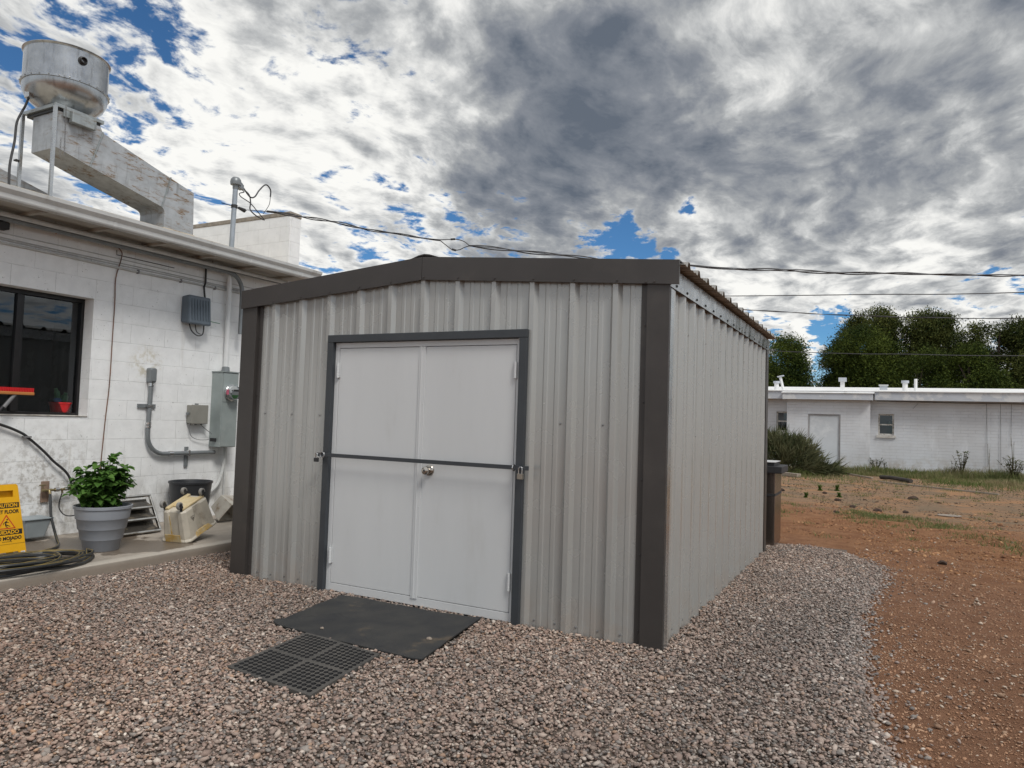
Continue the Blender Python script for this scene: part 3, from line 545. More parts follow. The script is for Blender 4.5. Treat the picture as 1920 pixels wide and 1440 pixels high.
for a_, b_ in zip(cuts[:-1], cuts[1:]):
    mid = (a_ + b_) / 2; zb = DH - .02 if DX0 + .02 < mid < DX1 - .02 else -.03
    ha, hb = ph(a_), ph(b_)
    for zz0, zz1 in ((zb, None),):
        fw.add([(a_, -ha, zz0), (b_, -hb, zz0), (b_, -hb, wall_top(b_)), (a_, -ha, wall_top(a_))], [(0, 1, 2, 3)])
fw.build('front_panel', M['panel_f'], shed)
def plain_ribbed(axis, c0, c1, pos, sgn, z1f, first, sp, n, name, mat):
    m_ = MB(); pr = rib_profile(c0, c1, first, sp, n)
    for (a_, ha), (b_, hb) in zip(pr[:-1], pr[1:]):
        if axis == 'y': m_.add([(pos + sgn * ha, a_, -.03), (pos + sgn * hb, b_, -.03), (pos + sgn * hb, b_, z1f(b_)), (pos + sgn * ha, a_, z1f(a_))], [(0, 1, 2, 3)])
        else: m_.add([(a_, pos + sgn * ha, -.03), (b_, pos + sgn * hb, -.03), (b_, pos + sgn * hb, z1f(b_)), (a_, pos + sgn * ha, z1f(a_))], [(0, 1, 2, 3)])
    return m_.build(name, mat, shed)
plain_ribbed('y', .03, SL - .03, 0.0, 1, lambda y: 2.325, .098, .2715, 15, 'side_panel', M['panel_s'])
plain_ribbed('y', .03, SL - .03, -SW, -1, lambda y: 2.325, .098, .2715, 15, 'side_panel', M['panel_s'])
plain_ribbed('x', -3.63, -.03, SL, 1, wall_top, -3.60, .2955, 12, 'back_panel', M['panel_f'])
# corner trims: a stepped box on the front face and a thin return on the side
tr = MB()
tr.prism([(-.155, -.008), (-.110, -.008), (-.110, -.034), (.034, -.034), (.034, .034), (.030, .034), (.030, -.004), (-.155, -.004)], -.02, 2.26, 'z')
for z_ in (.10, .56, 1.02, 1.50, 1.98): tr.screw((-.128, -.008, z_), (0, -1, 0))
tr.build('corner_trim', M['trim'], shed)
tl = MB(); tl.prism([(-SW + .183, -.008), (-SW + .138, -.008), (-SW + .138, -.034), (-SW - .034, -.034), (-SW - .034, .11), (-SW - .030, .11), (-SW - .030, -.004), (-SW + .183, -.004)], -.02, 2.26, 'z')
for z_ in (.10, .56, 1.02, 1.50, 1.98): tl.screw((-SW + .160, -.008, z_), (0, -1, 0))
tl.build('corner_trim', M['trim'], shed)
tb = MB(); tb.prism([(.034, SL - .12), (.034, SL + .034), (-.12, SL + .034), (-.12, SL + .03), (.03, SL + .03), (.03, SL - .12)], -.02, 2.26, 'z'); tb.build('corner_trim', M['trim'], shed)
tb = MB(); tb.prism([(-SW - .034, SL - .12), (-SW - .034, SL + .034), (-SW + .12, SL + .034), (-SW + .12, SL + .03), (-SW - .03, SL + .03), (-SW - .03, SL - .12)], -.02, 2.26, 'z'); tb.build('corner_trim', M['trim'], shed)
# pale strip added for the bright reflection on the trim's side face
MB().box(.0342, .0372, -.010, .060, 0.0, 2.205).build('reflection_strip', M['galv'], shed)
# rake fascia, two sloping lengths, each a folded channel
def fascia(xa, xb, za, zb, ha, hb):
    m_ = MB(); y0, y1 = -.052, -.036
    m_.hexa([(xa, y0, za), (xb, y0, zb), (xb, y1, zb), (xa, y1, za)], [(xa, y0, za + ha), (xb, y0, zb + hb), (xb, y1, zb + hb), (xa, y1, za + ha)])
    m_.hexa([(xa, y1, za + ha - .006), (xb, y1, zb + hb - .006), (xb, .07, zb + hb - .006), (xa, .07, za + ha - .006)], [(xa, y1, za + ha), (xb, y1, zb + hb), (xb, .07, zb + hb), (xa, .07, za + ha)])
    return m_
f1 = fascia(-SW / 2 + .0015, .095, 2.362, 2.220, .168, .150); f2 = fascia(-SW - .036, -SW / 2 - .0015, 2.224, 2.362, .152, .168)
for i in range(13):
    x_ = -.341 - i * .301 + .035 if i < 12 else 0
    if -3.6 < x_ < -.02:
        zz_ = 2.222 + .14 * (1 - abs(x_ + SW / 2) / (SW / 2 + .06)) + .018
        (f1 if x_ > -SW / 2 else f2).screw((x_, -.053, zz_), (0, -1, 0), .006)
for x_ in (-.06, -.115): f1.screw((x_, -.053, 2.245), (0, -1, 0), .006)
f1.build('rake_trim', M['trim'], shed); f2.build('rake_trim', M['trim'], shed)
# roof: ribbed sheets sloping each way
def roof_sheet(s):
    m_ = MB(); pr = rib_profile(-.02, SL + .05, .10, .2715, 15); T = .003
    x_r, x_e = -SW / 2, (.118 if s > 0 else -SW - .05); z_r, z_e = 2.500, 2.345
    n_ = len(pr)
    for k, (xx, zz0) in enumerate(((x_r, z_r), (x_e, z_e))):
        for off_ in (0, -T):
            m_.v += [(xx, a_, zz0 + h * 1.15 + off_) for a_, h in pr]
    def id_(k, o_, i): return (k * 2 + o_) * n_ + i
    for i in range(n_ - 1):
        m_.f.append((id_(0, 0, i), id_(1, 0, i), id_(1, 0, i + 1), id_(0, 0, i + 1))); m_.mi.append(0)
        m_.f.append((id_(0, 1, i), id_(0, 1, i + 1), id_(1, 1, i + 1), id_(1, 1, i))); m_.mi.append(1)
        m_.f.append((id_(1, 0, i), id_(1, 1, i), id_(1, 1, i + 1), id_(1, 0, i + 1))); m_.mi.append(1)
    m_.build('roof_panel', [M['roof_top'], M['roof_under']], shed)
roof_sheet(1); roof_sheet(-1)
# ridge cap following the ribs: a low hood seen just above the fascia peak
rc = MB(); rc.prism([(-SW / 2 - .17, 2.512), (-SW / 2 - .05, 2.549), (-SW / 2 + .0, 2.556), (-SW / 2 + .05, 2.549), (-SW / 2 + .17, 2.512), (-SW / 2 + .05, 2.540), (-SW / 2, 2.546), (-SW / 2 - .05, 2.540)], -.03, SL + .05); rc.build('ridge_cap', M['trim'], shed)
fm = MB(); r2 = random.Random(3)
for i in range(46):
    x_ = -SW / 2 + r2.uniform(-.62, .62); sl = .152 * (1 - abs(x_ + SW / 2) / (SW / 2)) + 2.374
    rr_ = r2.uniform(.005, .011); fm.add([tuple(icoV[k] * rr_ * np.array([1.4, 1, .8]) + np.array([x_, .0 + r2.uniform(-.02, .05), sl + .003])) for k in range(12)], [tuple(q) for q in icoF])
fm.build('sealant', M['blackm'], shed)['kind'] = 'stuff'
# side eave flashing, galvanised, with screws
fl = MB(); fl.prism([(.0345, 2.215), (.040, 2.212), (.046, 2.33), (.036, 2.333)], -.030, SL + .02); 
fl.build('eave_flashing', M['galv'], shed)
fs_ = MB()
for i in range(15): fs_.screw((.043, .10 + i * .2715, 2.235), (1, 0, 0), .007)
fs_.build('flashing_screw', M['screw_dark'], shed)['kind'] = 'stuff'
fl = MB(); fl.prism([(-SW - .0345, 2.215), (-SW - .040, 2.212), (-SW - .046, 2.33), (-SW - .036, 2.333)], -.030, SL + .02); fl.build('eave_flashing', M['galv'], shed)
# wall screws, front and side, in rows
ws = MB()
for i in range(12):
    x_ = -.341 + .018 - i * .301
    for z_ in (.055, 1.35):
        for o_ in (-.075, .075) if z_ < 1 else (-.075,):
            xx = x_ + o_
            if not (DX0 - .04 < xx < DX1 + .04) and -3.45 < xx < -.18: ws.screw((xx, -.001, z_), (0, -1, 0), .0055)
for i in range(15):
    for z_, st in ((.06, 1), (1.29, 3), (1.98, 2)):
        y_ = .098 + i * .2715 - .07
        if i % st == 0 and .06 < y_ < 3.9: ws.screw((.001, y_, z_), (1, 0, 0), .0055)
ws.build('wall_screw', M['screw'], shed)['kind'] = 'stuff'
# dark back block so that nothing shines through gaps
# door surround
ds = MB(); w_ = .057
ds.box(DX0, DX0 + w_, -.062, .03, -.02, DH - w_); ds.box(DX1 - w_, DX1, -.062, .03, -.02, DH - w_); ds.box(DX0, DX1, -.063, .03, DH - w_ + .0005, DH)
ds.build('door_frame', M['frame_dark'], shed, bevel=.003)
# white steel frame and two leaves
IX0, IX1 = DX0 + w_, DX1 - w_
wf = MB(); wf.box(IX0 + .001, IX0 + .040, -.028, .02, .02, DH - w_ - .002); wf.box(IX1 - .032, IX1 - .001, -.028, .02, .02, DH - w_ - .002)
wf.box(IX0 + .040, IX1 - .032, -.0275, .02, DH - w_ - .042, DH - w_ - .002); wf.box(IX0 + .040, IX1 - .032, -.0275, .02, .02, .078); wf.build('inner_frame', M['door'], shed, bevel=.002)
LX0, LX1 = IX0 + .044, IX1 - .036; MIDX = -1.822
dl = MB().box(LX0, MIDX - .002, -.026, .012, .082, DH - w_ - .046).build('door', M['door'], shed, bevel=.002)
dr = MB().box(MIDX + .002, LX1, -.026, .012, .082, DH - w_ - .046).build('door', M['door'], shed, bevel=.002)
for o_ in (dl, dr): pass
props(dl, label='left door leaf, plain'); props(dr, label='right door leaf, with knob and cover strip')
ag = MB(); ag.box(MIDX - .012, MIDX + .042, -.034, -.027, .070, DH - w_ - .044); ag.box(MIDX + .004, MIDX + .014, -.038, -.034, .070, DH - w_ - .044)
for z_ in (.34, .72, 1.1, 1.46, 1.86): ag.screw((MIDX + .030, -.034, z_), (0, -1, 0), .0035, .002)
ag.build('astragal', M['door'], dr)
MB().box(IX0 + .01, IX1 - .01, -.006, .05, -.02, .02).build('under_door_shade', M['blackm'], shed)  # black box standing for the shade in the gap beneath the doors
def hinge(x, z0, z1, par):
    m_ = MB(); m_.tube([(x, -.040, z0), (x, -.040, z1)], .011, 10); k = 5
    for i in range(1, k): zz_ = z0 + (z1 - z0) * i / k; m_.tube([(x, -.040, zz_ - .002), (x, -.040, zz_ + .002)], .0118, 10)
    m_.box(x - .020, x + .020, -.032, -.0285, z0 + .003, z1 - .003); m_.build('hinge', M['door'], par, smooth=True)
for z0_, z1_ in ((1.645, 1.755), (.228, .345)):
    hinge(LX0 - .002, z0_, z1_, dl); hinge(LX1 + .002, z0_, z1_, dr)
kb = MB(); q = Matrix.Rotation(R(90), 4, 'X')
kb.lathe([(.0001, 0), (.040, 0), (.040, .004), (.034, .012), (.017, .016), (.015, .032), (.024, .040), (.029, .052), (.028, .062), (.020, .069), (.0001, .070)], (-1.713, -.026, .985), 28, q)
kb.build('door_knob', M['nickel'], dr, smooth=True)
kc = MB(); kc.lathe([(.008, 0), (.008, .003), (.0001, .003)], (-1.713, -.0955, .985), 14, q); kc.build('keyhole', M['blackm'], dr)
def squeeze(o):
    if o.type == 'MESH':
        for v in o.data.vertices:
            X_ = v.co.x - SW / 2; Y_ = v.co.y + SL / 2
            v.co.x = (X_ - .034) * .98176 + SW / 2; v.co.y = (Y_ + .034) * .9884 - SL / 2
    for c_ in o.children: squeeze(c_)
squeeze(shed)      # outer corners of the trims land on the slab corners
# security bar across, with eye bolts and padlocks
bar = thing('security_bar', 'flat grey steel bar held across the white double doors', 'bar', (-1.8, -.057, 1.05))
b_ = MB(); b_.box(-2.715, -.895, -.060, -.054, 1.036, 1.064); b_.build('bar', M['frame_dark'], bar, bevel=.001)
for x_ in (-2.655, -1.0):
    m_ = MB(); m_.tube([(x_, -.025, 1.05), (x_, -.052, 1.05)], .005, 8)
    m_.tube([(x_, -.068 + .020 * math.cos(a), 1.05 + .020 * math.sin(a)) if x_ > -2 else (x_ + .020 * math.cos(a), -.065, 1.05 + .020 * math.sin(a)) for a in [i * 2 * math.pi / 16 for i in range(17)]], .0042, 8, False)
    m_.build('eye_bolt', M['chrome'], bar, smooth=True)
def padlock(x, y, z, s, label, mat):
    t = thing('padlock', label, 'padlock', (x, y, z), group='padlocks on the door bar')
    m_ = MB(); m_.prism([(x - .020 * s, z - .075 * s), (x + .020 * s, z - .075 * s), (x + .023 * s, z - .070 * s), (x + .023 * s, z - .034 * s), (x - .023 * s, z - .034 * s), (x - .023 * s, z - .070 * s)], y - .011, y + .011); m_.build('lock_body', mat, t, bevel=.002)
    m_ = MB(); m_.tube([(x - .014 * s, y, z - .034 * s), (x - .014 * s, y, z)] + [(x - .014 * s * math.cos(a), y, z + .014 * s * math.sin(a)) for a in [i * math.pi / 8 for i in range(1, 8)]] + [(x + .014 * s, y, z), (x + .014 * s, y, z - .034 * s)], .0035, 8); m_.build('shackle', M['chrome'], t, smooth=True)
padlock(-.948, -.072, 1.044, .9, 'silver padlock hanging from the right end of the door bar', M['padlock'])
padlock(-2.706, -.072, 1.05, .75, 'black padlock hanging at the left end of the door bar', M['blackm'])

# ================================================================== MATS
mt = thing('solid_mat', 'solid black rubber mat lying on gravel before the shed doors', 'mat', (-1.75, -.5, 0))
TL, TR, BR, BL = Vector((-2.404, -.076)), Vector((-1.219, -.042)), Vector((-1.074, -.958)), Vector((-2.261, -.882))
nx, ny = 48, 36; vs = []
def matz(u, v):
    return .027 + .006 * math.sin(u * 7 + v * 2) * .6 + .004 * mnoise.noise(Vector((u * 4, v * 4, 0))) + (.022 * max(0, 1 - abs((u - .10) * 1.0 + (v - .80) * .6) / .05) * (1 if v > .55 and u < .35 else 0)) + .010 * max(0, 1 - (1 - u) / .06)
for top in (1, 0):
    for j in range(ny + 1):
        for i in range(nx + 1):
            u, v = i / nx, j / ny; p = (TL * (1 - u) + TR * u) * (1 - v) + (BL * (1 - u) + BR * u) * v
            p = p + Vector((.006 * mnoise.noise(Vector((v * 6, u, 3))), .008 * mnoise.noise(Vector((u * 5, v, 7)))))
            vs.append((p.x, p.y, matz(u, v) - (0 if top else .008)))
n0 = (nx + 1) * (ny + 1); fs = []
for j in range(ny):
    for i in range(nx):
        a_ = j * (nx + 1) + i; fs.append((a_, a_ + 1, a_ + nx + 2, a_ + nx + 1)); fs.append((n0 + a_, n0 + a_ + nx + 1, n0 + a_ + nx + 2, n0 + a_ + 1))
for i in range(nx): fs.append((i, n0 + i, n0 + i + 1, i + 1)); k = ny * (nx + 1) + i; fs.append((k, k + 1, n0 + k + 1, n0 + k))
for j in range(ny): k = j * (nx + 1); fs.append((k, k + nx + 1, n0 + k + nx + 1, n0 + k)); k += nx; fs.append((k, n0 + k, n0 + k + nx + 1, k + nx + 1))
MB().add(vs, fs).build('mat_sheet', M['mat_rubber'], mt, smooth=True)
hm = thing('ring_mat', 'black perforated ring mat with four panels of round holes on the gravel', 'mat', (-1.6, -1.25, 0))
A, B, Cc, D_ = Vector((-1.958, -.905)), Vector((-1.345, -.972)), Vector((-1.235, -1.650)), Vector((-1.880, -1.575))
NXh, NYh = 21, 23
rg = MB(); Rg = MB()
def mp(u, v):
    p = (A * (1 - u) + B * u) * (1 - v) + (D_ * (1 - u) + Cc * u) * v; return p
cells_x = []; 
def grid1(n, m):   # cell borders with solid bands at the edges and middle
    b = [0.0, .03]; a0 = (0.5 - .018 - .03) / n
    for i in range(1, n + 1): b.append(.03 + a0 * i)
    b.append(.5 + .018)
    for i in range(1, n + 1): b.append(.518 + a0 * i)
    b.append(1.0); return b
nxh, nyh = 8, 8
gu, gv = grid1(nxh, 0), grid1(nyh, 0)
def zt(u, v): return .026 + .003 * math.sin(u * 5) * math.cos(v * 4)
def quad3(pts):
    k = [(*mp(u, v), zt(u, v)) for u, v in pts]; l_ = [(p[0], p[1], p[2] - .012) for p in k]; n_ = len(k)
    rg.add(k, [tuple(range(n_))]); return k, l_
for i in range(len(gu) - 1):
    for j in range(len(gv) - 1):
        u0, u1, v0, v1 = gu[i], gu[i + 1], gv[j], gv[j + 1]
        solid = i in (0, nxh + 1, len(gu) - 2) or j in (0, nyh + 1, len(gv) - 2)
        if solid: quad3([(u0, v0), (u1, v0), (u1, v1), (u0, v1)]); continue
        cu_, cv_ = (u0 + u1) / 2, (v0 + v1) / 2; du, dv = (u1 - u0) / 2, (v1 - v0) / 2
        ring = [(cu_ + du * .90 * math.cos(a), cv_ + dv * .90 * math.sin(a)) for a in [R(22.5 + 45 * k) for k in range(8)]]
        sq = [(u1, cv_ + dv * .41), (u1, v1), (cu_ + du * .41, v1), (cu_ - du * .41, v1), (u0, v1), (u0, cv_ + dv * .41), (u0, cv_ - dv * .41), (u0, v0), (cu_ - du * .41, v0), (cu_ + du * .41, v0), (u1, v0), (u1, cv_ - dv * .41)]
        g3 = lambda p: (*mp(*p), zt(*p))
        vv = [g3(p) for p in ring] + [g3(p) for p in sq] + [(*mp(*p), zt(*p) - .013) for p in ring]
        ff = [(0, 8, 9, 10, 1), (1, 10, 11, 2), (2, 11, 12, 13, 3), (3, 13, 14, 4), (4, 14, 15, 16, 5), (5, 16, 17, 6), (6, 17, 18, 19, 7), (7, 19, 8, 0)]
        ff += [(k, (k + 1) % 8, 20 + (k + 1) % 8, 20 + k) for k in range(8)]
        rg.add(vv, ff[:8]); rg.cur = 1; rg.add(vv, ff[8:]); rg.cur = 0  # hole walls coloured black, standing for the shade inside the holes
per = [(0, 0), (1, 0), (1, 1), (0, 1)]
for k in range(4):
    p, q_ = per[k], per[(k + 1) % 4]; n_ = 12
    for i in range(n_):
        a1_ = (p[0] + (q_[0] - p[0]) * i / n_, p[1] + (q_[1] - p[1]) * i / n_); b1_ = (p[0] + (q_[0] - p[0]) * (i + 1) / n_, p[1] + (q_[1] - p[1]) * (i + 1) / n_)
        rg.add([(*mp(*a1_), zt(*a1_)), (*mp(*b1_), zt(*b1_)), (*mp(*b1_), .008), (*mp(*a1_), .008)], [(0, 1, 2, 3)])
rg.build('mat_lattice', [M['mat_ring'], M['blackm']], hm)
bs_ = MB(); bs_.add([(*mp(.01, .01), .010), (*mp(.99, .01), .010), (*mp(.99, .99), .010), (*mp(.01, .99), .010)], [(0, 1, 2, 3)]); bs_.build('hole_shade_sheet', M['blackm'], hm)  # black sheet added below the lattice as the shade in its holes

# ================================================================== LEFT BUILDING
WX = -5.99
bl = thing('block_building', 'white painted concrete block building with gutter and dark sliding window', 'building', (WX, -1.0, 0))
wy0, wy1, wz0, wz1 = -1.03, .176, 1.255, 2.455
T = .20
wb = MB()
wb.box(WX - T, WX, -6.5, wy0, -.05, 3.12); wb.box(WX - T, WX, wy1, 2.797, -.05, 3.12)
wb.box(WX - T, WX, wy0, wy1, -.05, wz0); wb.box(WX - T, WX, wy0, wy1, wz1, 3.12)
wb.box(-13, WX - T - .002, -6.5, -6.3, -.05, 3.12)
wb.build('wall', M['cmu'], bl)
pw = MB(); pw.box(-13, WX + .002, 2.80, 3.0, -.05, 4.012); par = pw.build('parapet', M['cmu'], bl); props(par, label='tall end wall rising above the roof')
cp = MB(); cp.box(-13, WX + .012, 2.792, 3.008, 4.012, 4.074); cp.build('coping', M['coping'], par, bevel=.01)
# roof, soffit, rafters
rf = MB(); x0, x1 = -5.47, -8.6
xm = -6.6
rf.hexa([(xm, -6.5, 3.50), (x0, -6.5, 3.178), (x0, 2.795, 3.178), (xm, 2.795, 3.50)], [(xm, -6.5, 3.545), (x0, -6.5, 3.208), (x0, 2.795, 3.208), (xm, 2.795, 3.545)])
rf.hexa([(x1, -6.5, 3.84), (xm, -6.5, 3.50), (xm, 2.795, 3.50), (x1, 2.795, 3.84)], [(x1, -6.5, 3.90), (xm, -6.5, 3.545), (xm, 2.795, 3.545), (x1, 2.795, 3.90)])
rf.hexa([(-13, -6.5, 3.60), (x1, -6.5, 3.84), (x1, 2.795, 3.84), (-13, 2.795, 3.60)], [(-13, -6.5, 3.64), (x1, -6.5, 3.90), (x1, 2.795, 3.90), (-13, 2.795, 3.64)]); rf.build('roof', M['roofing'], bl)
sf = MB(); sf.box(WX + .003, -5.50, -6.5, 2.79, 3.106, 3.122); sf.build('soffit', M['soffit'], bl)
fb = MB(); fb.box(-5.50, -5.475, -6.5, 2.79, 3.085, 3.195); fb.build('fascia_board', M['white_metal'], bl)
dg_ = MB(); dg_.box(WX + .001, WX + .012, -6.5, 2.79, 3.062, 3.104); dg_.build('gap_shade_strip', M['blackm'], bl)  # black strip standing for the shade in the gap at the wall top
for i in range(14):
    y_ = -5.6 + i * .62
    MB().box(WX + .013, -5.502, y_, y_ + .038, 3.078, 3.105).build('rafter_tail', M['soffit'], bl)
gt = MB(); gprof = [(-5.474, 3.203), (-5.474, 3.088), (-5.405, 3.083), (-5.398, 3.095), (-5.392, 3.130), (-5.362, 3.165), (-5.356, 3.195), (-5.366, 3.197), (-5.370, 3.168), (-5.399, 3.134), (-5.406, 3.098), (-5.410, 3.092), (-5.468, 3.094), (-5.468, 3.203)]
gt.prism(gprof, -6.5, 2.78, 'y'); gt.prism([(a, b + 0) for a, b in gprof[:9]], 2.7805, 2.7825, 'y'); gu_ = gt.build('gutter', M['white_metal'], bl)
for y_ in (-2.2, -.05, 1.62, 2.45):
    js = MB(); js.prism([(a + (.003 if a > -5.42 else 0), b - (.003 if b < 3.1 else -.001)) for a, b in gprof], y_, y_ + .035, 'y')
    js.build('gutter_joint', M['white_metal'], gu_)
# window
wn = MB(); fx = WX - .145
wn.box(fx - .05, fx, wy0 + .001, wy0 + .045, wz0 + .001, wz1 - .001); wn.box(fx - .05, fx, wy1 - .030, wy1 - .001, wz0 + .001, wz1 - .001)
wn.box(fx - .05, fx - .001, wy0 + .045, wy1 - .030, wz0 + .001, wz0 + .035); wn.box(fx - .05, fx - .001, wy0 + .045, wy1 - .030, wz1 - .045, wz1 - .001)
wn.box(fx - .045, fx + .008, -.475, -.425, wz0 + .035, wz1 - .045); wn.box(fx - .035, fx - .003, -.424, -.405, wz0 + .036, wz1 - .046)
win = wn.build('window', M['winframe'], bl, bevel=.003)
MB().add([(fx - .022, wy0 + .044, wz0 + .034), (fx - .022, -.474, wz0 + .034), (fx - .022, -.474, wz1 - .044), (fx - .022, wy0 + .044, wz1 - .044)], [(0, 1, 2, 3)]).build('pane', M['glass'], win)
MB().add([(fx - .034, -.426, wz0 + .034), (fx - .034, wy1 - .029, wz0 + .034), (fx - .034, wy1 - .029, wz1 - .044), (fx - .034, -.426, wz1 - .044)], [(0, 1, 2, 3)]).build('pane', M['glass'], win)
MB().box(fx + .001, WX + .012, wy0 + .046, wy1 - .001, wz0 + .0005, wz0 + .010).build('sill', M['sill'], win, bevel=.004)
rm = MB(); xi0 = fx - .052; z0, z1 = .9, 2.9     # room behind the glass, its dimness put into dark colours
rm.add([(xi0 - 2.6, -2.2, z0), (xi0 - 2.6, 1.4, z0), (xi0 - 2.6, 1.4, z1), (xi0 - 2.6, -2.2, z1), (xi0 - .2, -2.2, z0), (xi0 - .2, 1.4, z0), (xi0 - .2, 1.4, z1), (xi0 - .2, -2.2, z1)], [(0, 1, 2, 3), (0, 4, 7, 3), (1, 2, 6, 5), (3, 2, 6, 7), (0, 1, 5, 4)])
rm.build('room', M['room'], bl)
MB().box(xi0 - .45, xi0 - .002, wy0 - .2, wy1 + .3, 1.215, 1.250).build('inner_shelf', M['roomfloor'], bl)
# things on the inside sill
rb = thing('red_pail', 'small red pail of cactus and rags behind the window glass', 'pail', (-6.25, .055, 1.252))
MB().lathe([(.075, 0), (.098, .125), (.104, .127), (.104, .140), (.094, .140), (.070, .02)], (-6.25, .055, 1.252), 24, cap0=True).build('pail_body', M['red'], rb, smooth=True)
MB().tube(smoothpath([(-6.27, .035, 1.37), (-6.27, .03, 1.47), (-6.27, .01, 1.53)]), [.02] * 3 + [.028] * 6 + [.018] * 4, 8).build('cactus', M['green'], rb, smooth=True)
MB().tube(smoothpath([(-6.26, .09, 1.37), (-6.26, .10, 1.44), (-6.26, .11, 1.49)]), [.02] * 3 + [.034] * 6 + [.018] * 4, 8).build('cactus', M['green'], rb, smooth=True)
MB().add([tuple(icoV[k] * np.array([.03, .045, .03]) + np.array([-6.21, .0, 1.41])) for k in range(12)], [tuple(q) for q in icoF]).build('rag', M['rag'], rb, smooth=True)
br = thing('push_broom', 'push broom with red bristles upward leaning in front of the window', 'broom', (-5.75, -.62, .1))
m_ = MB()
for i in range(26):
    y_ = -.78 + i * .0142
    for x_ in (-5.905, -5.885): m_.hexa([(x_ - .008, y_, 1.475), (x_ + .008, y_, 1.475), (x_ + .008, y_ + .010, 1.475), (x_ - .008, y_ + .010, 1.475)], [(x_ - .010, y_ - .001, 1.512), (x_ + .010, y_ - .001, 1.512), (x_ + .010, y_ + .011, 1.512), (x_ - .010, y_ + .011, 1.512)])
m_.build('bristles', M['red'], br); MB().box(-5.922, -5.868, -.785, -.41, 1.446, 1.474).build('broom_head', M['orangew'], br, bevel=.006)
MB().tube([(-5.895, -.58, 1.446), (-5.86, -1.06, .82), (-5.82, -1.62, .105)], .012, 10).build('handle', M['blackm'], br, smooth=True)
MB().tube([(-5.893, -.57, 1.447), (-5.886, -.66, 1.33)], .017, 10).build('socket', M['wire_grey'], br)

# slab
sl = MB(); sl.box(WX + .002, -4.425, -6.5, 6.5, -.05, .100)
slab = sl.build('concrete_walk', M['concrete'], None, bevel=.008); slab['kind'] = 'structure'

# --- conduits along the wall
def pipe_thing(name, pts, r, mat, label, cat, n=8, sm=True, group=None):
    m_ = MB().tube(pts, r, n); c = Vector(pts[0]); return single(m_, name, mat, label, cat, tuple(c), group, smooth=sm)
ec = thing('eave_conduit', 'pair of grey conduits strapped below the eave, bending down by the shed', 'conduit', (-5.9, 0, 3.0))
MB().tube([(-5.86, -6.4, 3.025), (-5.86, 1.72, 3.025)] + [(-5.86, 1.72 + .22 * math.sin(a), 3.025 - .22 + .22 * math.cos(a)) for a in [R(15 * k) for k in range(1, 7)]] + [(-5.86, 1.94, 2.3)], .026, 10).build('pipe', M['conduit'], ec, smooth=True)
MB().tube([(-5.79, -6.4, 3.045), (-5.79, 2.6, 3.045)], .022, 10).build('pipe', M['conduit_lt'], ec, smooth=True)
for y_ in (-1.4, -.35, .55, 1.45):
    MB().box(-5.875, -5.785, y_, y_ + .022, 3.070, 3.078).box(-5.84, -5.828, y_ + .004, y_ + .018, 3.0785, 3.104).build('strap', M['chrome'], ec)
wcs = thing('wall_conduit_bundle', 'thin painted conduits and cables running level across the upper white wall', 'conduit', (WX, 0, 2.82))
for z_, r_, mt_ in ((2.822, .013, 'conduit_lt'), (2.852, .006, 'conduit_lt'), (2.872, .006, 'conduit_lt'), (2.915, .005, 'conduit_lt')):
    MB().tube([(WX + r_ + .002, -6.4, z_ + .004)] + [(WX + r_ + .002, y, z_ + .003 * math.sin(y * 3 + z_ * 50)) for y in np.linspace(-5, 1.9, 24)] + [(WX + r_ + .002, 2.7, z_)], r_, 7).build('cable', M[mt_], wcs, smooth=True)
MB().tube([(WX + .010, .38, 3.0), (WX + .010, .383, 2.952), (WX + .010, 1.07, 2.951)], .004, 6).build('cable', M['wire'], wcs)
for y_ in (.62, 1.15, 1.62): MB().box(WX + .002, WX + .030, y_, y_ + .018, 2.80, 2.838).build('clip', M['wire_grey'], wcs)
pipe_thing('service_cable', smoothpath([(WX + .012, .345, 3.06), (WX + .03, .42, 2.99), (WX + .02, .425, 2.90), (WX + .012, .385, 2.70), (WX + .010, .392, 2.45), (WX + .010, .389, 2.1), (WX + .012, .384, 1.6), (WX + .01, .362, 1.21), (WX + .01, .341, .72), (WX + .01, .335, .45)], 5), .0055, M['copper'],
           'thin brown cable hanging down the white wall beside the window', 'cable')
# inverter-like slate box
ib = thing('utility_box', 'slate grey ribbed plastic box on white wall with looped black cables', 'utility box', (WX, 1.35, 2.36))
MB().hexa([(WX + .001, 1.19, 2.35), (WX + .15, 1.20, 2.335), (WX + .15, 1.50, 2.335), (WX + .001, 1.51, 2.35)], [(WX + .001, 1.19, 2.655), (WX + .12, 1.20, 2.672), (WX + .12, 1.50, 2.672), (WX + .001, 1.51, 2.655)]).build('housing', M['inv_grey'], ib, bevel=.02)
m_ = MB()
for i in range(7): m_.tube([(WX + .149, 1.235 + i * .038, 2.385), (WX + .147, 1.235 + i * .038, 2.5), (WX + .127, 1.235 + i * .038, 2.628)], .006, 6)
m_.build('cooling_ribs', M['inv_grey'], ib, smooth=True)
MB().tube(smoothpath([(WX + .08, 1.25, 2.34), (WX + .09, 1.28, 2.26), (WX + .09, 1.36, 2.215), (WX + .09, 1.43, 2.24), (WX + .08, 1.45, 2.34)]), .007, 8).build('cable', M['black'], ib, smooth=True)
MB().tube(smoothpath([(WX + .08, 1.33, 2.34), (WX + .09, 1.345, 2.26), (WX + .09, 1.40, 2.235)]), .005, 8).build('cable', M['black'], ib, smooth=True)
MB().tube(smoothpath([(WX + .05, 1.47, 2.66), (WX + .03, 1.465, 2.80), (WX + .02, 1.49, 2.86), (WX + .02, 1.485, 3.06)]), .011, 8).build('cable', M['black'], ib, smooth=True)
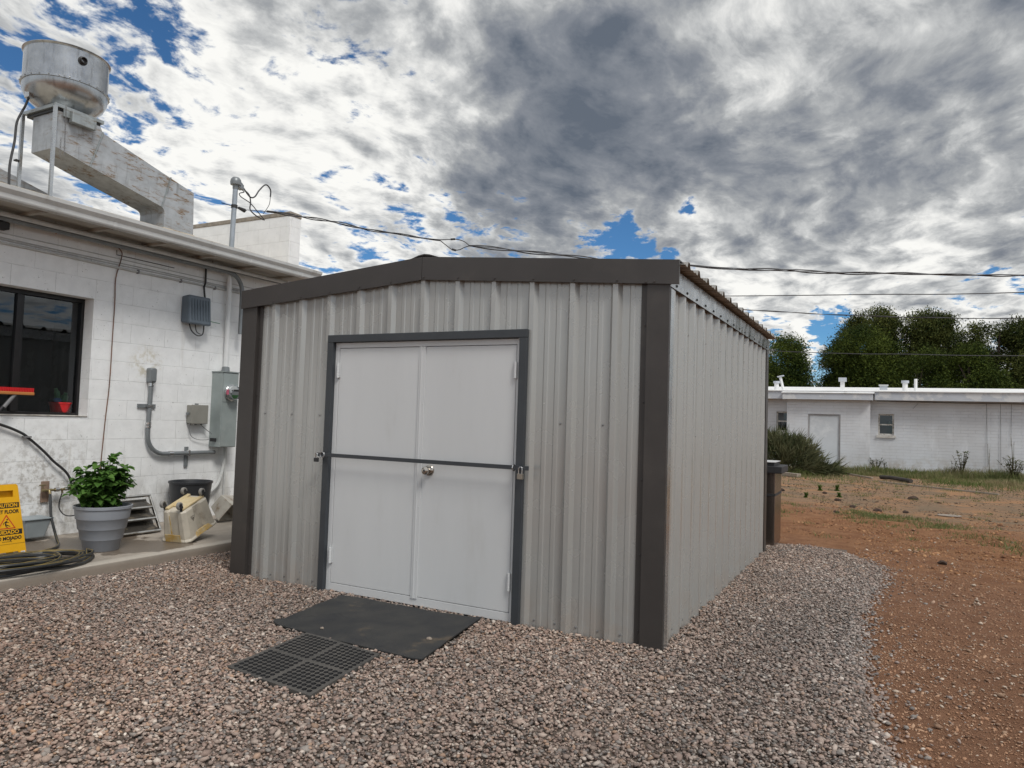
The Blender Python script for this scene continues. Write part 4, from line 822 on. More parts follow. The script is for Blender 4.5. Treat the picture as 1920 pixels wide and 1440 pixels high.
MB().tube([(WX + .05, 1.50, 2.42), (WX + .05, 1.58, 2.405), (WX + .05, 1.70, 2.40)], .004, 6).tube([(WX + .06, 1.53, 2.43), (WX + .07, 1.545, 2.37), (WX + .06, 1.55, 2.43)], .006, 6).build('tie_wire', M['greentape'], ib)

# service mast + weatherhead + white riser
ms = thing('service_mast', 'white riser and grey steel mast with domed weatherhead through the eave', 'mast', (-5.92, 1.80, 1.88))
MB().tube([(-5.94, 1.82, 1.86), (-5.92, 1.79, 3.08)], .030, 14).build('riser', M['pvc_white'], ms, smooth=True)
MB().tube([(-5.92, 1.79, 3.082), (-5.89, 1.785, 4.10)], .030, 14).build('mast_pipe', M['pipe_galv'], ms, smooth=True)
MB().lathe([(.048, 0), (.042, .05), (.030, .056)], (-5.94, 1.82, 1.835), 14).build('hub', M['conduit'], ms, smooth=True)
wh = MB(); wh.lathe([(.034, -.04), (.036, .0), (.062, .01), (.066, .04), (.060, .075), (.040, .10), (.0001, .108)], (-5.89, 1.785, 4.10), 18)
wh.hexa([(-5.93, 1.80, 4.085), (-5.85, 1.80, 4.085), (-5.85, 1.885, 4.075), (-5.93, 1.885, 4.075)], [(-5.93, 1.80, 4.17), (-5.85, 1.80, 4.17), (-5.86, 1.87, 4.145), (-5.92, 1.87, 4.145)])
wh.build('weatherhead', M['conduit'], ms, smooth=True)
MB().box(-5.915, -5.865, 1.870, 1.889, 4.082, 4.135).build('cable_port', M['black'], ms)
m_ = MB(); m_.tube([(-5.90, 1.60, 3.838), (-5.90, 1.98, 3.850)], .005, 6); m_.tube([(-5.90, 1.79, 3.825), (-5.90, 1.79, 3.865)], .038, 12); m_.tube([(-5.90, 1.855, 3.848), (-5.90, 1.95, 3.838)], [.016, .026], 10); m_.build('insulator_clamp', M['blackm'], ms, smooth=True)
def cable(par, pts, r, mat=None, n=6, name='drip_loop'): return MB().tube(smoothpath(pts, n), r, 7).build(name, mat or M['wire'], par, smooth=True)
cable(ms, [(-5.88, 1.89, 4.11), (-5.86, 1.98, 4.02), (-5.85, 2.05, 4.035), (-5.85, 2.12, 4.14), (-5.85, 2.22, 4.24), (-5.85, 2.30, 4.20), (-5.85, 2.305, 4.11)], .009)
cable(ms, [(-5.85, 2.305, 4.11), (-5.85, 2.29, 4.0), (-5.85, 2.20, 3.86)], .004)
cable(ms, [(-5.89, 1.89, 4.10), (-5.86, 1.97, 4.04), (-5.86, 2.0, 3.95), (-5.86, 2.0, 3.86), (-5.86, 2.10, 3.81), (-5.86, 2.22, 3.79)], .008)
cable(ms, [(-5.90, 1.86, 4.09), (-5.88, 1.91, 4.06), (-5.88, 1.84, 4.02), (-5.88, 1.87, 3.985), (-5.86, 2.0, 3.94), (-5.86, 2.13, 3.86), (-5.86, 2.24, 3.79)], .006)

# meter cabinet
mc = thing('electric_meter_cabinet', 'tall grey green steel electric meter cabinet on the white wall', 'meter cabinet', (WX, 1.79, .92))
mb = MB(); mb.box(WX + .001, WX + .185, 1.668, 1.905, .925, 1.815); mb.build('cabinet', M['meter_grey'], mc, bevel=.005)
MB().box(WX + .186, WX + .192, 1.676, 1.897, .933, 1.455).box(WX + .186, WX + .191, 1.676, 1.897, 1.462, 1.805).build('cover', M['meter_grey'], mc, bevel=.002)
MB().box(WX + .0, WX + .20, 1.660, 1.912, 1.8155, 1.826).build('top_lip', M['meter_grey'], mc)
q = Matrix.Rotation(R(90), 4, 'Y'); mt_c = (WX + .192, 1.785, 1.575)
MB().lathe([(.094, 0), (.094, .022), (.084, .030)], mt_c, 28, q).build('meter_ring', M['chrome'], mc, smooth=True)
me_ = MB(); me_.lathe([(.080, .0), (.080, .075), (.0001, .0751)], mt_c, 28, q).build('meter', M['sticker'], mc, smooth=True)
mp_ = [o for o in mc.children if o.name.startswith('meter') and 'ring' not in o.name][0]
MB().lathe([(.086, .0), (.086, .085), (.078, .098), (.0001, .100)], mt_c, 28, q).build('glass_dome', M['meterglass'], mp_, smooth=True)
MB().box(WX + .2675, WX + .269, 1.765, 1.845, 1.590, 1.612).build('display', M['ink'], mp_)
MB().box(WX + .2675, WX + .269, 1.735, 1.752, 1.595, 1.608).build('marking', M['ink'], mp_)
MB().box(WX + .2675, WX + .269, 1.722, 1.742, 1.552, 1.566).build('marking', M['ink'], mp_)
MB().prism([(1.740, 1.548), (1.840, 1.548), (1.825, 1.520), (1.800, 1.505), (1.770, 1.505), (1.748, 1.525)], WX + .2675, WX + .269, 'x').build('green_label', M['greenink'], mp_)
MB().box(WX + .225, WX + .262, 1.697, 1.702, 1.55, 1.61).build('pink_tag', M['pinkink'], mc)
MB().box(WX + .05, WX + .13, 1.64, 1.666, .99, 1.03).build('cable_gland', M['blackm'], mc)
# tan junction box
jb = thing('junction_box', 'small grey plastic junction box left of the meter cabinet', 'junction box', (WX, 1.45, 1.2))
MB().box(WX + .001, WX + .082, 1.338, 1.560, 1.200, 1.412).build('housing', M['box_tan'], jb, bevel=.008)
MB().box(WX + .083, WX + .094, 1.334, 1.564, 1.196, 1.416).build('lid', M['box_tan'], jb, bevel=.008)
MB().box(WX + .02, WX + .05, 1.43, 1.46, 1.4165, 1.43).build('lug', M['conduit'], jb)
MB().box(WX + .02, WX + .06, 1.318, 1.333, 1.30, 1.325).build('lug', M['conduit'], jb)
MB().tube([(WX + .05, 1.43, 1.178), (WX + .05, 1.43, 1.199)], .012, 8).build('cable_gland', M['conduit'], jb)
MB().tube([(WX + .05, 1.51, 1.178), (WX + .05, 1.51, 1.199)], .010, 8).build('cable_gland', M['conduit'], jb)
cable(jb, [(WX + .05, 1.36, 1.199), (WX + .04, 1.355, 1.13), (WX + .03, 1.40, 1.05), (WX + .03, 1.50, 1.01), (WX + .05, 1.64, 1.01)], .0035, M['wire_grey'], name='cable')
cable(jb, [(WX + .05, 1.51, 1.18), (WX + .05, 1.58, 1.13), (WX + .05, 1.664, 1.08)], .004, M['wire_grey'], name='cable')
# LB fitting with curved conduit
lb = thing('conduit_run', 'grey conduit curving from wall fitting along the wall to the meter cabinet', 'conduit', (WX, .84, .85))
MB().hexa([(WX + .001, .80, 1.635), (WX + .085, .800, 1.635), (WX + .085, .875, 1.635), (WX + .001, .875, 1.635)], [(WX + .001, .795, 1.80), (WX + .080, .795, 1.80), (WX + .080, .880, 1.80), (WX + .001, .880, 1.80)]).build('access_fitting', M['conduit'], lb, bevel=.018)
MB().prism([(.815, 1.655), (.862, 1.655), (.868, 1.665), (.868, 1.782), (.860, 1.792), (.818, 1.792), (.810, 1.782), (.810, 1.665)], WX + .086, WX + .090, 'x').build('cover_plate', M['conduit'], lb, bevel=.003)
pts = [(WX + .045, .838, 1.62), (WX + .045, .830, 1.12)] + [(WX + .045, .83 + .21 - .21 * math.cos(a), 1.07 - .21 * math.sin(a)) for a in [R(12 * k) for k in range(0, 8)]] + [(WX + .045, 1.10, .860), (WX + .045, 1.72, .860)]
pts = pts[:2] + [(p[0], p[1], p[2]) for p in pts[2:]]
MB().tube(pts, .024, 12).build('pipe', M['conduit'], lb, smooth=True)
for z_ in (1.205, 1.17): MB().tube([(WX + .045, .831, z_), (WX + .045, .831, z_ - .022)], .030, 12).build('coupling', M['chrome'], lb, smooth=True)
MB().tube([(WX + .045, .839, 1.635), (WX + .045, .838, 1.60)], .030, 12).build('coupling', M['chrome'], lb, smooth=True)
MB().tube([(WX + .045, 1.10, .860), (WX + .045, 1.15, .860)], .030, 12).build('coupling', M['chrome'], lb, smooth=True)
MB().box(WX + .001, WX + .020, .715, .925, 1.362, 1.404).build('strut', M['conduit'], lb); MB().box(WX + .001, WX + .020, 1.335, 1.377, .70, .93).build('strut', M['conduit'], lb)
MB().box(WX + .021, WX + .072, .800, .865, 1.372, 1.392).build('strap', M['chrome'], lb); MB().box(WX + .021, WX + .072, 1.345, 1.365, .83, .892).build('strap', M['chrome'], lb)
cd2 = pipe_thing('ground_conduit', smoothpath([(WX + .05, 1.87, .92), (WX + .05, 1.86, .72), (WX + .05, 1.80, .50), (WX + .05, 1.66, .385), (WX + .05, 1.40, .36)], 6), .019, M['conduit_lt'], 'pale conduit curving down the wall below the meter cabinet', 'conduit')
pipe_thing('ground_rod_wire', [(WX + .04, 1.90, .92), (WX + .04, 1.89, .4), (WX + .04, 1.88, .1)], .011, M['conduit_lt'], 'thin pale pipe dropping straight down from the meter cabinet', 'pipe')
# hose bib group
hb = thing('water_tap', 'weathered brass tap and valve on a raw board fixed to the white wall', 'tap', (WX, -.17, .5))
MB().box(WX + .001, WX + .022, -.235, -.165, .43, .63).build('board', M['wood'], hb, bevel=.003)
MB().tube([(WX + .02, -.20, .545), (WX + .09, -.20, .545), (WX + .10, -.20, .515)], .013, 10).tube([(WX + .07, -.26, .548), (WX + .07, .02, .548)], .012, 10).tube([(WX + .07, -.255, .548), (WX + .07, -.255, .60)], .006, 8).tube([(WX + .07, -.07, .548), (WX + .07, -.07, .515)], .010, 8).build('pipe_body', M['brass'], hb, smooth=True)
MB().tube([(WX + .07, -.14, .548), (WX + .07, -.10, .548)], .020, 10).build('fitting', M['chrome'], hb, smooth=True)
MB().tube([(WX + .07, -.05, .548), (WX + .07, -.03, .548)], .018, 10).build('fitting', M['chrome'], hb, smooth=True)
MB().tube([(WX + .07, -.285, .60), (WX + .07, -.225, .60)], .006, 8).build('valve_handle', M['brass'], hb)
MB().tube([(WX + .07, -.02, .56), (WX + .09, .012, .59)], .004, 6).build('valve_handle', M['brass'], hb)
pipe_thing('black_hose', smoothpath([(WX + .04, -1.3, 1.30), (WX + .04, -.95, 1.25), (WX + .04, -.648, 1.171), (WX + .035, -.47, 1.10), (WX + .035, -.388, 1.043), (WX + .04, -.25, .92), (WX + .045, -.154, .82), (WX + .05, -.04, .72), (WX + .06, .012, .63), (WX + .07, .005, .565), (WX + .07, -.03, .548)], 6), .0125, M['black'], 'black rubber hose curving down the white wall below the window to the tap', 'hose')
MB().box(WX + .001, WX + .056, -.435, -.375, 1.050, 1.064).build('hose_clip', M['wire_grey'], hb)
pipe_thing('thin_hose', smoothpath([(WX + .07, -.07, .515), (WX + .06, -.085, .42), (WX + .06, -.075, .35), (WX + .08, -.02, .29), (WX + .10, .10, .285), (WX + .15, .30, .28)], 6), .0055, M['black'], 'thin black tube looping from the tap towards the potted plant', 'hose')
# coiled hose
hs = thing('garden_hose', 'grey black garden hose with yellow stripe coiled on the concrete', 'hose', (-4.72, -1.05, .1))
hp = [(WX + .10, -.20, .51), (WX + .14, -.215, .44), (WX + .22, -.25, .33), (WX + .36, -.29, .2), (WX + .50, -.34, .125)]
coil = []; r3 = random.Random(5)
for k in range(0, 10 * 20):
    a = k / 20 * 2 * math.pi; t_ = k / 200
    ra = .43 - .13 * math.sin(t_ * 11) + .02 * math.sin(a * 3 + t_ * 5); rb_ = .24 - .10 * math.cos(t_ * 8)
    coil.append((-4.72 + rb_ * math.cos(a + 2.0) + .03 * math.sin(k * .13), -1.08 + ra * math.sin(a + 2.0) + .02 * math.cos(k * .21), .114 + .052 * abs(math.sin(t_ * 8 + a * .5)) * min(1, k / 20)))
path = smoothpath(hp, 5)[:-1] + smoothpath([hp[-1], (-5.35, -.42, .115), (-5.2, -.62, .114)] + coil[8:12], 4)[:-1] + [Vector(p) for p in coil[12:]] + smoothpath([coil[-1], (-4.60, -.62, .118), (-4.72, -.50, .115), (-4.98, -.48, .114), (-5.22, -.60, .114)], 5)
MB().tube(path, .0125, 8).build('hose_line', M['hose'], hs, smooth=True)
MB().tube([p + Vector((.0015 * math.sin(i * .3), -.002, .0104)) for i, p in enumerate(path)], .0030, 5).build('stripe', M['hose_y'], hs, smooth=True)

# small tote by the wall
tt = thing('grey_tub', 'small grey plastic tub with rim behind the yellow sign', 'tub', (-5.84, -.36, .12))
MB().hexa([(-5.95, -.45, .13), (-5.78, -.45, .13), (-5.78, -.29, .13), (-5.95, -.29, .13)], [(-5.97, -.49, .30), (-5.75, -.49, .30), (-5.75, -.25, .30), (-5.97, -.25, .30)]).build('tub_body', M['tote'], tt, bevel=.012)
MB().box(-5.976, -5.738, -.505, -.235, .301, .315).build('rim', M['tote'], tt, bevel=.005)
# caution sign (A-frame)
sg = thing('wet_floor_sign', 'yellow folding caution wet floor sign standing on the concrete walk', 'sign', (-5.20, -.92, .1), (0, 0, R(90)))
# local frame: x along the wall, -y towards the yard, z up
tilt = Matrix.Rotation(R(-9), 4, 'X'); SH = .60
def sgn_panel(name, back):
    m_ = MB(); th = .010
    def col_(z): return .152 - (.152 - .094) * z / SH      # half width
    hole0, hole1, hh = SH - .105, SH - .052, .058
    outl = [(-col_(0), 0), (-.105, 0), (-.085, .045), (.085, .045), (.105, 0), (col_(0), 0), (col_(hole0), hole0), (hh, hole0), (-hh, hole0), (-col_(hole0), hole0)]
    m_.prism(outl, -th, 0, 'y')
    m_.prism([(-col_(hole0), hole0 + .0002), (-hh, hole0 + .0002), (-hh, hole1), (-col_(hole1), hole1)], -th, 0, 'y')
    m_.prism([(hh, hole0 + .0002), (col_(hole0), hole0 + .0002), (col_(hole1), hole1), (hh, hole1)], -th, 0, 'y')
    m_.prism([(-col_(hole1), hole1 + .0002), (col_(hole1), hole1 + .0002), (col_(SH), SH - .012), (col_(SH) - .014, SH), (-col_(SH) + .014, SH), (-col_(SH), SH - .012)], -th, 0, 'y')
    MT = Matrix.Translation((0, .10, 0)) @ Matrix.Rotation(R(9), 4, 'X') @ Matrix.Translation((0, 0, 0)) if back else tilt
    m_.v = [tuple(MT @ Vector(p)) for p in m_.v]; return m_.build(name, M['yellow'], sg, world=False), MT
pf, MT = sgn_panel('front_leaf', False)
MTb = Matrix.Translation((0, .19, 0)) @ Matrix.Rotation(R(9), 4, 'X')
m_ = MB(); m_.prism([(-.15, 0), (-.10, 0), (-.08, .045), (.08, .045), (.10, 0), (.15, 0), (.094, SH - .02), (-.094, SH - .02)], 0, .008, 'y'); m_.v = [tuple(MTb @ Vector(p)) for p in m_.v]; m_.build('back_leaf', M['yellow'], sg, world=False)
def plate(z0, z1, x0_, x1_, mat, name, d_=.0105):
    m_ = MB().box(x0_, x1_, -d_ - .0008, -d_, z0, z1); m_.v = [tuple(MT @ Vector(p)) for p in m_.v]; return m_.build(name, mat, sg, world=False)
def txt(s_, z, size, mat, stretch=1, bold=.0, x=0):
    F4 = MT @ Matrix.Translation((x, -.0120, z)) @ Matrix.Rotation(R(90), 4, 'X'); return text_mesh('lettering', s_, size, mat, sg, F4, stretch, bold)
plate(.405, .448, -.100, .100, M['ink'], 'text_band'); txt('CAUTION', .413, .042, M['yellow'], .92, .0012)
txt('WET FLOOR', .362, .040, M['ink'], .86, .0012)
tri = MB(); c_ = (0, .292); ro, ri = .078, .064
for k in range(3):
    a1, a2 = R(90 + 120 * k), R(90 + 120 * (k + 1))
    P_ = lambda r_, a: (r_ * math.cos(a) * 1.05, -.0113, .275 + r_ * math.sin(a)); tri.add([P_(ro, a1), P_(ro, a2), P_(ri, a2), P_(ri, a1)], [(0, 1, 2, 3)])
tri.v = [tuple(MT @ Vector(p)) for p in tri.v]; tri.build('warning_triangle', M['red_ink'], sg, world=False)
fg = MB()
def limb(a, b, r_):
    a = Vector((a[0], 0, a[1])); b = Vector((b[0], 0, b[1])); n_ = (b - a).cross(Vector((0, 1, 0))).normalized() * r_
    fg.add([tuple(a + n_ + Vector((0, -.0114, 0))), tuple(b + n_ * .8 + Vector((0, -.0114, 0))), tuple(b - n_ * .8 + Vector((0, -.0114, 0))), tuple(a - n_ + Vector((0, -.0114, 0)))], [(0, 1, 2, 3)])
for a, b, r_ in (((.000, .300), (-.008, .272), .0055), ((-.008, .272), (.012, .262), .0045), ((.012, .262), (.028, .254), .003), ((-.008, .272), (-.002, .252), .004), ((-.002, .252), (.012, .248), .003), ((-.002, .295), (-.020, .285), .003), ((-.02, .285), (-.026, .27), .0025), ((.0, .294), (.018, .285), .003)): limb(a, b, r_)
fg.add([(.006 + .0065 * math.cos(R(45 * k)), -.0114, .311 + .0065 * math.sin(R(45 * k))) for k in range(8)], [tuple(range(8))])
fg.v = [tuple(MT @ Vector(p)) for p in fg.v]; fg.build('slipping_figure', M['ink'], sg, world=False)
plate(.186, .228, -.120, .120, M['ink'], 'text_band'); txt('CUIDADO', .194, .041, M['yellow'], 1.0, .0012)
txt('PISO MOJADO', .146, .038, M['ink'], .93, .0014)
sq_ = MB(); sp = [(x_, -.0115, .131 + .004 * math.sin(i * 1.9) * (1 if i % 3 else .4)) for i, x_ in enumerate(np.linspace(-.035, .04, 22))]; sq_.tube(sp, .0012, 4); sq_.v = [tuple(MT @ Vector(p)) for p in sq_.v]; sq_.build('small_script', M['ink'], sg, world=False)
plate(.018, .043, .106, .140, M['sticker'], 'barcode_label')
m_ = MB(); 
for i in range(6): m_.box(.111 + i * .003, .1125 + i * .003, -.0120, -.0114, .024, .038)
m_.v = [tuple(MT @ Vector(p)) for p in m_.v]; m_.build('barcode', M['violet'], sg, world=False)
m_ = MB().box(-.140, .140, -.0116, -.0104, .110, .1115); m_.v = [tuple(MT @ Vector(p)) for p in m_.v]; m_.build('groove', M['ink'], sg, world=False)

# planter
pl = thing('potted_plant', 'leafy green plant in a big grey ribbed planter by the wall', 'potted plant', (-4.98, -.262, .1))
px0, py0 = -4.98, -.262
pr = [(.155, 0), (.160, .004), (.176, .095), (.186, .101), (.190, .108), (.204, .190), (.213, .196), (.217, .203), (.229, .283), (.238, .289), (.240, .296), (.250, .375), (.262, .382), (.264, .405), (.256, .408), (.246, .402), (.240, .36)]
pr = [(a * .89, b * .97) for a, b in pr]
MB().lathe(pr, (px0, py0, .1), 48, cap0=True).build('planter', M['pot'], pl, smooth=True, autos=50)
MB().lathe([(.0001, .372), (.11, .362), (.213, .350)], (px0, py0, .1), 24).build('soil', M['soil'], pl)
def leaf_cloud(name, mat, par, items, tone, tri_=False):
    """items: list of (pos, dir, normal, length, width); each leaf is a folded four-quad blade"""
    V = []; Fc = []; tn = []
    for (p, dr_, nm, ln, wd), t_ in zip(items, tone):
        p = Vector(p); dr_ = Vector(dr_).normalized(); nm = Vector(nm); sd_ = dr_.cross(nm).normalized(); nm = sd_.cross(dr_).normalized(); k = len(V)
        for f_, w_, h_ in ((0, .04, 0), (.22, .82, .06), (.48, 1.0, .05), (.76, .55, -.03), (1.0, .02, -.16)):
            c = p + dr_ * ln * f_ + nm * ln * h_
            V += [c - sd_ * wd * .5 * w_ + nm * wd * .13 * w_, c, c + sd_ * wd * .5 * w_ + nm * wd * .13 * w_]
        for i in range(4):
            a = k + i * 3; Fc += [(a, a + 1, a + 4, a + 3), (a + 1, a + 2, a + 5, a + 4)]
        tn += [t_] * 15
    off = Vector((0, 0, 0)); q = par
    while q is not None: off += q.location; q = q.parent
    V = np.array([tuple(v - off) for v in V]); return fastmesh(name, V, np.array(Fc), mat, 'leaf_tone', np.array(tn), smooth=True, parent=par)
items = []; tone = []; stems = MB(); r4 = random.Random(21)
tips = []
for i in range(46):
    a = r4.uniform(0, 2 * math.pi); rad = r4.uniform(.01, 1) ** .6 * .255; hgt = (.03 + .35 * (1 - (rad / .30) ** 2)) * r4.uniform(.7, 1.08)
    if i == 0: a, rad, hgt = .6, .04, .43
    tip = Vector((px0 + rad * math.cos(a), py0 + rad * math.sin(a), .49 + hgt)); base = Vector((px0 + rad * .25 * math.cos(a), py0 + rad * .25 * math.sin(a), .46))
    mid = (base + tip) / 2 + Vector((0, 0, .04)); pth = smoothpath([base, mid, tip], 5); stems.tube(pth, .0035, 5)
    for k in range(21):
        t_ = r4.uniform(.12, 1.0) if k > 4 else 1.0
        p = pth[min(int(t_ * (len(pth) - 1)), len(pth) - 1)]
        aa = r4.uniform(0, 2 * math.pi); el = r4.uniform(-.55, .45)
        dr_ = Vector((math.cos(aa) * math.cos(el), math.sin(aa) * math.cos(el), math.sin(el))) + Vector((math.cos(a), math.sin(a), 0)) * .5
        ln = r4.uniform(.045, .085); pp = p + dr_.normalized() * r4.uniform(.01, .04)
        items.append((pp, dr_, Vector((r4.uniform(-.4, .4), r4.uniform(-.4, .4), 1)), ln, ln * .95)); tone.append(min(1, max(0, r4.gauss(.42, .28))))
stems.build('stem', M['potleaf'], pl); leaf_cloud('foliage', M['potleaf'], pl, items, tone)

# slotted stainless rack leaning on the wall
rk = thing('slotted_rack', 'stainless steel slotted panel leaning upright behind the planter', 'rack', (-5.40, .425, .1), (R(0), 0, 0))
u_ = Vector((0, 1, 0)); v_ = Vector((-.28, .055, .345)); O_ = Vector((-5.40, .215, .105)); Wd = .425; nrm_ = u_.cross(v_).normalized()
if nrm_.x < 0: nrm_ = -nrm_
def rk_box(a0, a1, b0, b1, t0, t1, m_):
    g = lambda a, b, t: O_ + u_ * a * Wd + v_ * b + nrm_ * t
    m_.hexa([g(a0, b0, t0), g(a1, b0, t0), g(a1, b0, t1), g(a0, b0, t1)], [g(a0, b1, t0), g(a1, b1, t0), g(a1, b1, t1), g(a0, b1, t1)])
m_ = MB(); rk_box(0, 1, 0, .045, 0, .03, m_); rk_box(0, 1, .955, 1, 0, .03, m_); rk_box(0, .04, .046, .954, 0, .03, m_); rk_box(.955, 1, .046, .954, 0, .03, m_); m_.build('frame', M['stainless'], rk, bevel=.003)
for b in (.33, .63): m_ = MB(); rk_box(.041, .954, b, b + .045, .002, .030, m_); m_.build('crossbar', M['stainless'], rk, bevel=.003)
for b in (.046, .376, .676): 
    m_ = MB(); g = lambda a, b, t: O_ + u_ * a * Wd + v_ * b + nrm_ * t
    m_.add([g(.041, b, .022), g(.954, b, .022), g(.954, b + .24, -.05), g(.041, b + .24, -.05)], [(0, 1, 2, 3)]); m_.build('louvre', M['stain_dark'], rk)
m_ = MB(); rk_box(.02, .98, .02, .98, -.055, -.052, m_); m_.build('back_sheet', M['stain_dark'], rk)
# black pail
tp = thing('black_pail', 'round black plastic pail against the white wall behind the mop bucket', 'pail', (-5.73, 1.24, .1))
MB().lathe([(.175, 0), (.178, .005), (.222, .44), (.232, .442), (.232, .462), (.224, .462), (.216, .44), (.172, .02), (.0001, .02)], (-5.73, 1.24, .1), 40, cap0=True).build('pail_body', M['bin_black'], tp, smooth=True)
# mop bucket, overturned and tipped
mbk = thing('mop_bucket', 'dirty cream mop bucket tipped upside down with casters in the air', 'mop bucket', (-4.80, .36, .104), (R(19), R(0), R(14)))
def bk_section(z, sx, sy, ch=.035, oy=0.0):
    hx, hy = sx / 2, sy / 2; pts = [(-hx + ch, -hy), (-.055, -hy), (-.045, -hy + .016), (.045, -hy + .016), (.055, -hy), (hx - ch, -hy), (hx, -hy + ch), (hx, -.06), (hx - .022, -.045), (hx - .022, .045), (hx, .06), (hx, hy - ch), (hx - ch, hy), (-hx + ch, hy), (-hx, hy - ch), (-hx, -hy + ch)]
    return [(x_, y_ + .21 + oy, z) for x_, y_ in pts]
secs = [bk_section(.0, .315, .455), bk_section(.012, .32, .46), bk_section(.030, .292, .43), bk_section(.16, .272, .40), bk_section(.285, .250, .37), bk_section(.300, .225, .345)]
m_ = MB(); n_ = 16
for s_ in secs: m_.v += s_
for i in range(len(secs) - 1):
    for j in range(n_): m_.f.append((i * n_ + j, i * n_ + (j + 1) % n_, (i + 1) * n_ + (j + 1) % n_, (i + 1) * n_ + j)); m_.mi.append(0)
m_.f.append(tuple(range((len(secs) - 1) * n_, len(secs) * n_))); m_.mi.append(0)
m_.build('bucket_shell', M['bucket'], mbk, world=False, bevel=.004)
m_ = MB(); m_.box(-.085, .085, .12, .33, .301, .315); m_.box(-.10, -.06, .05, .38, .301, .322); m_.box(.06, .10, .05, .38, .301, .322); m_.build('base_ribs', M['bucket_cream'], mbk, world=False, bevel=.006)
m_ = MB(); m_.box(-.085, .080, -.029, -.0235, .012, .085); m_.hexa([(-.02, -.018, .085), (-.008, -.018, .085), (-.008, -.0135, .085), (-.02, -.0135, .085)], [(-.02, -.006, .27), (-.012, -.006, .27), (-.012, -.001, .27), (-.02, -.001, .27)])
m_.build('rim_grime', M['bucket_y'], mbk, world=False)
m_ = MB().hexa([(.148, .10, .014), (.1655, .10, .014), (.1655, .34, .014), (.148, .34, .014)], [(.135, .12, .060), (.152, .12, .060), (.150, .30, .055), (.135, .30, .055)]); m_.build('rim_grime', M['bucket_y'], mbk, world=False)
mk3 = MB()
for k in range(3):
    a1, a2 = R(270 + 120 * k), R(270 + 120 * (k + 1)); P_ = lambda r_, a: (.1405 - .0, .12 + r_ * math.cos(a), .205 + r_ * math.sin(a)); mk3.add([P_(.034, a1), P_(.034, a2), P_(.027, a2), P_(.027, a1)], [(0, 1, 2, 3)])
mk3.add([(.1405, .114, .208), (.1405, .126, .208), (.1405, .128, .194), (.1405, .116, .194)], [(0, 1, 2, 3)]); mk3.v = [(p[0] - (p[2] - .16) * .085 + .0008, p[1], p[2]) for p in mk3.v]; mk3.build('warning_mark', M['ink'], mbk, world=False)
for cx_, cy_ in ((-.105, .06), (.085, .045), (-.105, .36), (.09, .37)):
    cs_ = MB().tube([(cx_, cy_, .300), (cx_, cy_, .335)], .012, 8).box(cx_ - .018, cx_ + .018, cy_ - .03, cy_ + .012, .33, .352).build('caster', M['blackm'], mbk, world=False)
    MB().tube([(cx_ - .014, cy_ - .012, .362), (cx_ + .014, cy_ - .012, .362)], .034, 18).build('wheel', M['wheel'], cs_, world=False, bevel=.003)
    MB().tube([(cx_ - .0155, cy_ - .012, .362), (cx_ + .0155, cy_ - .012, .362)], .020, 14).build('hub', M['blackm'], cs_, world=False)
# wringer basket on its side
wr = thing('mop_wringer', 'open grey plastic wringer basket lying against the wall beside the shed', 'wringer', (-5.50, 1.55, .1), (R(-8), R(38), R(12)))
m_ = MB(); W0, W1, H0, H1 = .12, .165, .09, .12
m_.v = [(-.0, -W1, -H1), (-.0, W1, -H1), (-.0, W1, H1), (-.0, -W1, H1), (-.20, -W0, -H0), (-.20, W0, -H0), (-.20, W0, H0), (-.20, -W0, H0)]
inn = [(.001, -W1 + .018, -H1 + .018), (.001, W1 - .018, -H1 + .018), (.001, W1 - .018, H1 - .018), (.001, -W1 + .018, H1 - .018), (-.185, -W0 + .012, -H0 + .012), (-.185, W0 - .012, -H0 + .012), (-.185, W0 - .012, H0 - .012), (-.185, -W0 + .012, H0 - .012)]
m_.v += inn; m_.f = [(0, 1, 5, 4), (1, 2, 6, 5), (2, 3, 7, 6), (3, 0, 4, 7), (4, 5, 6, 7), (8, 12, 13, 9), (9, 13, 14, 10), (10, 14, 15, 11), (11, 15, 12, 8), (12, 15, 14, 13), (0, 8, 9, 1), (1, 9, 10, 2), (2, 10, 11, 3), (3, 11, 8, 0)]; m_.mi = [0] * 14
m_.v = [(p[0], p[1], p[2] + .13) for p in m_.v]; m_.build('basket', M['basket'], wr, world=False, bevel=.004)

# ================================================================== ROOF EQUIPMENT
fan = thing('exhaust_fan', 'round spun aluminium kitchen exhaust fan on top of the roof duct', 'exhaust fan', (-6.76, .205, 4.49))
fc = (-6.76, .205, 4.49)
MB().lathe([(.225, .0), (.24, .03), (.30, .075), (.365, .13), (.398, .20), (.405, .265)], fc, 56).build('bowl', M['alum'], fan, smooth=True)
MB().lathe([(.405, .265), (.418, .268), (.418, .292), (.405, .295)], fc, 56).build('band', M['alum'], fan, smooth=True)
hsg = MB().lathe([(.400, .292), (.400, .610), (.412, .618), (.418, .628), (.410, .636), (.392, .630), (.388, .60), (.386, .31)], fc, 56).build('wind_band', M['alum'], fan, smooth=True)
MB().lathe([(.0001, .40), (.10, .40), (.14, .46), (.24, .50), (.30, .48)], fc, 32).build('motor_cover', M['alum'], fan, smooth=True)
m_ = MB()
for k in range(28): a = R(360 / 28 * k); m_.screw((fc[0] + .418 * math.cos(a), fc[1] + .418 * math.sin(a), fc[2] + .28), (math.cos(a), math.sin(a), 0), .006)
m_.build('rivet', M['screw'], fan)['kind'] = 'stuff'
av = Vector((.78, -.10, 0)).normalized(); av = Vector((math.cos(R(-10)), math.sin(R(-10)), 0))
pc = Vector(fc) + av * .395 + Vector((0, 0, .50)); qq = av.to_track_quat('Z', 'Y').to_matrix().to_4x4()
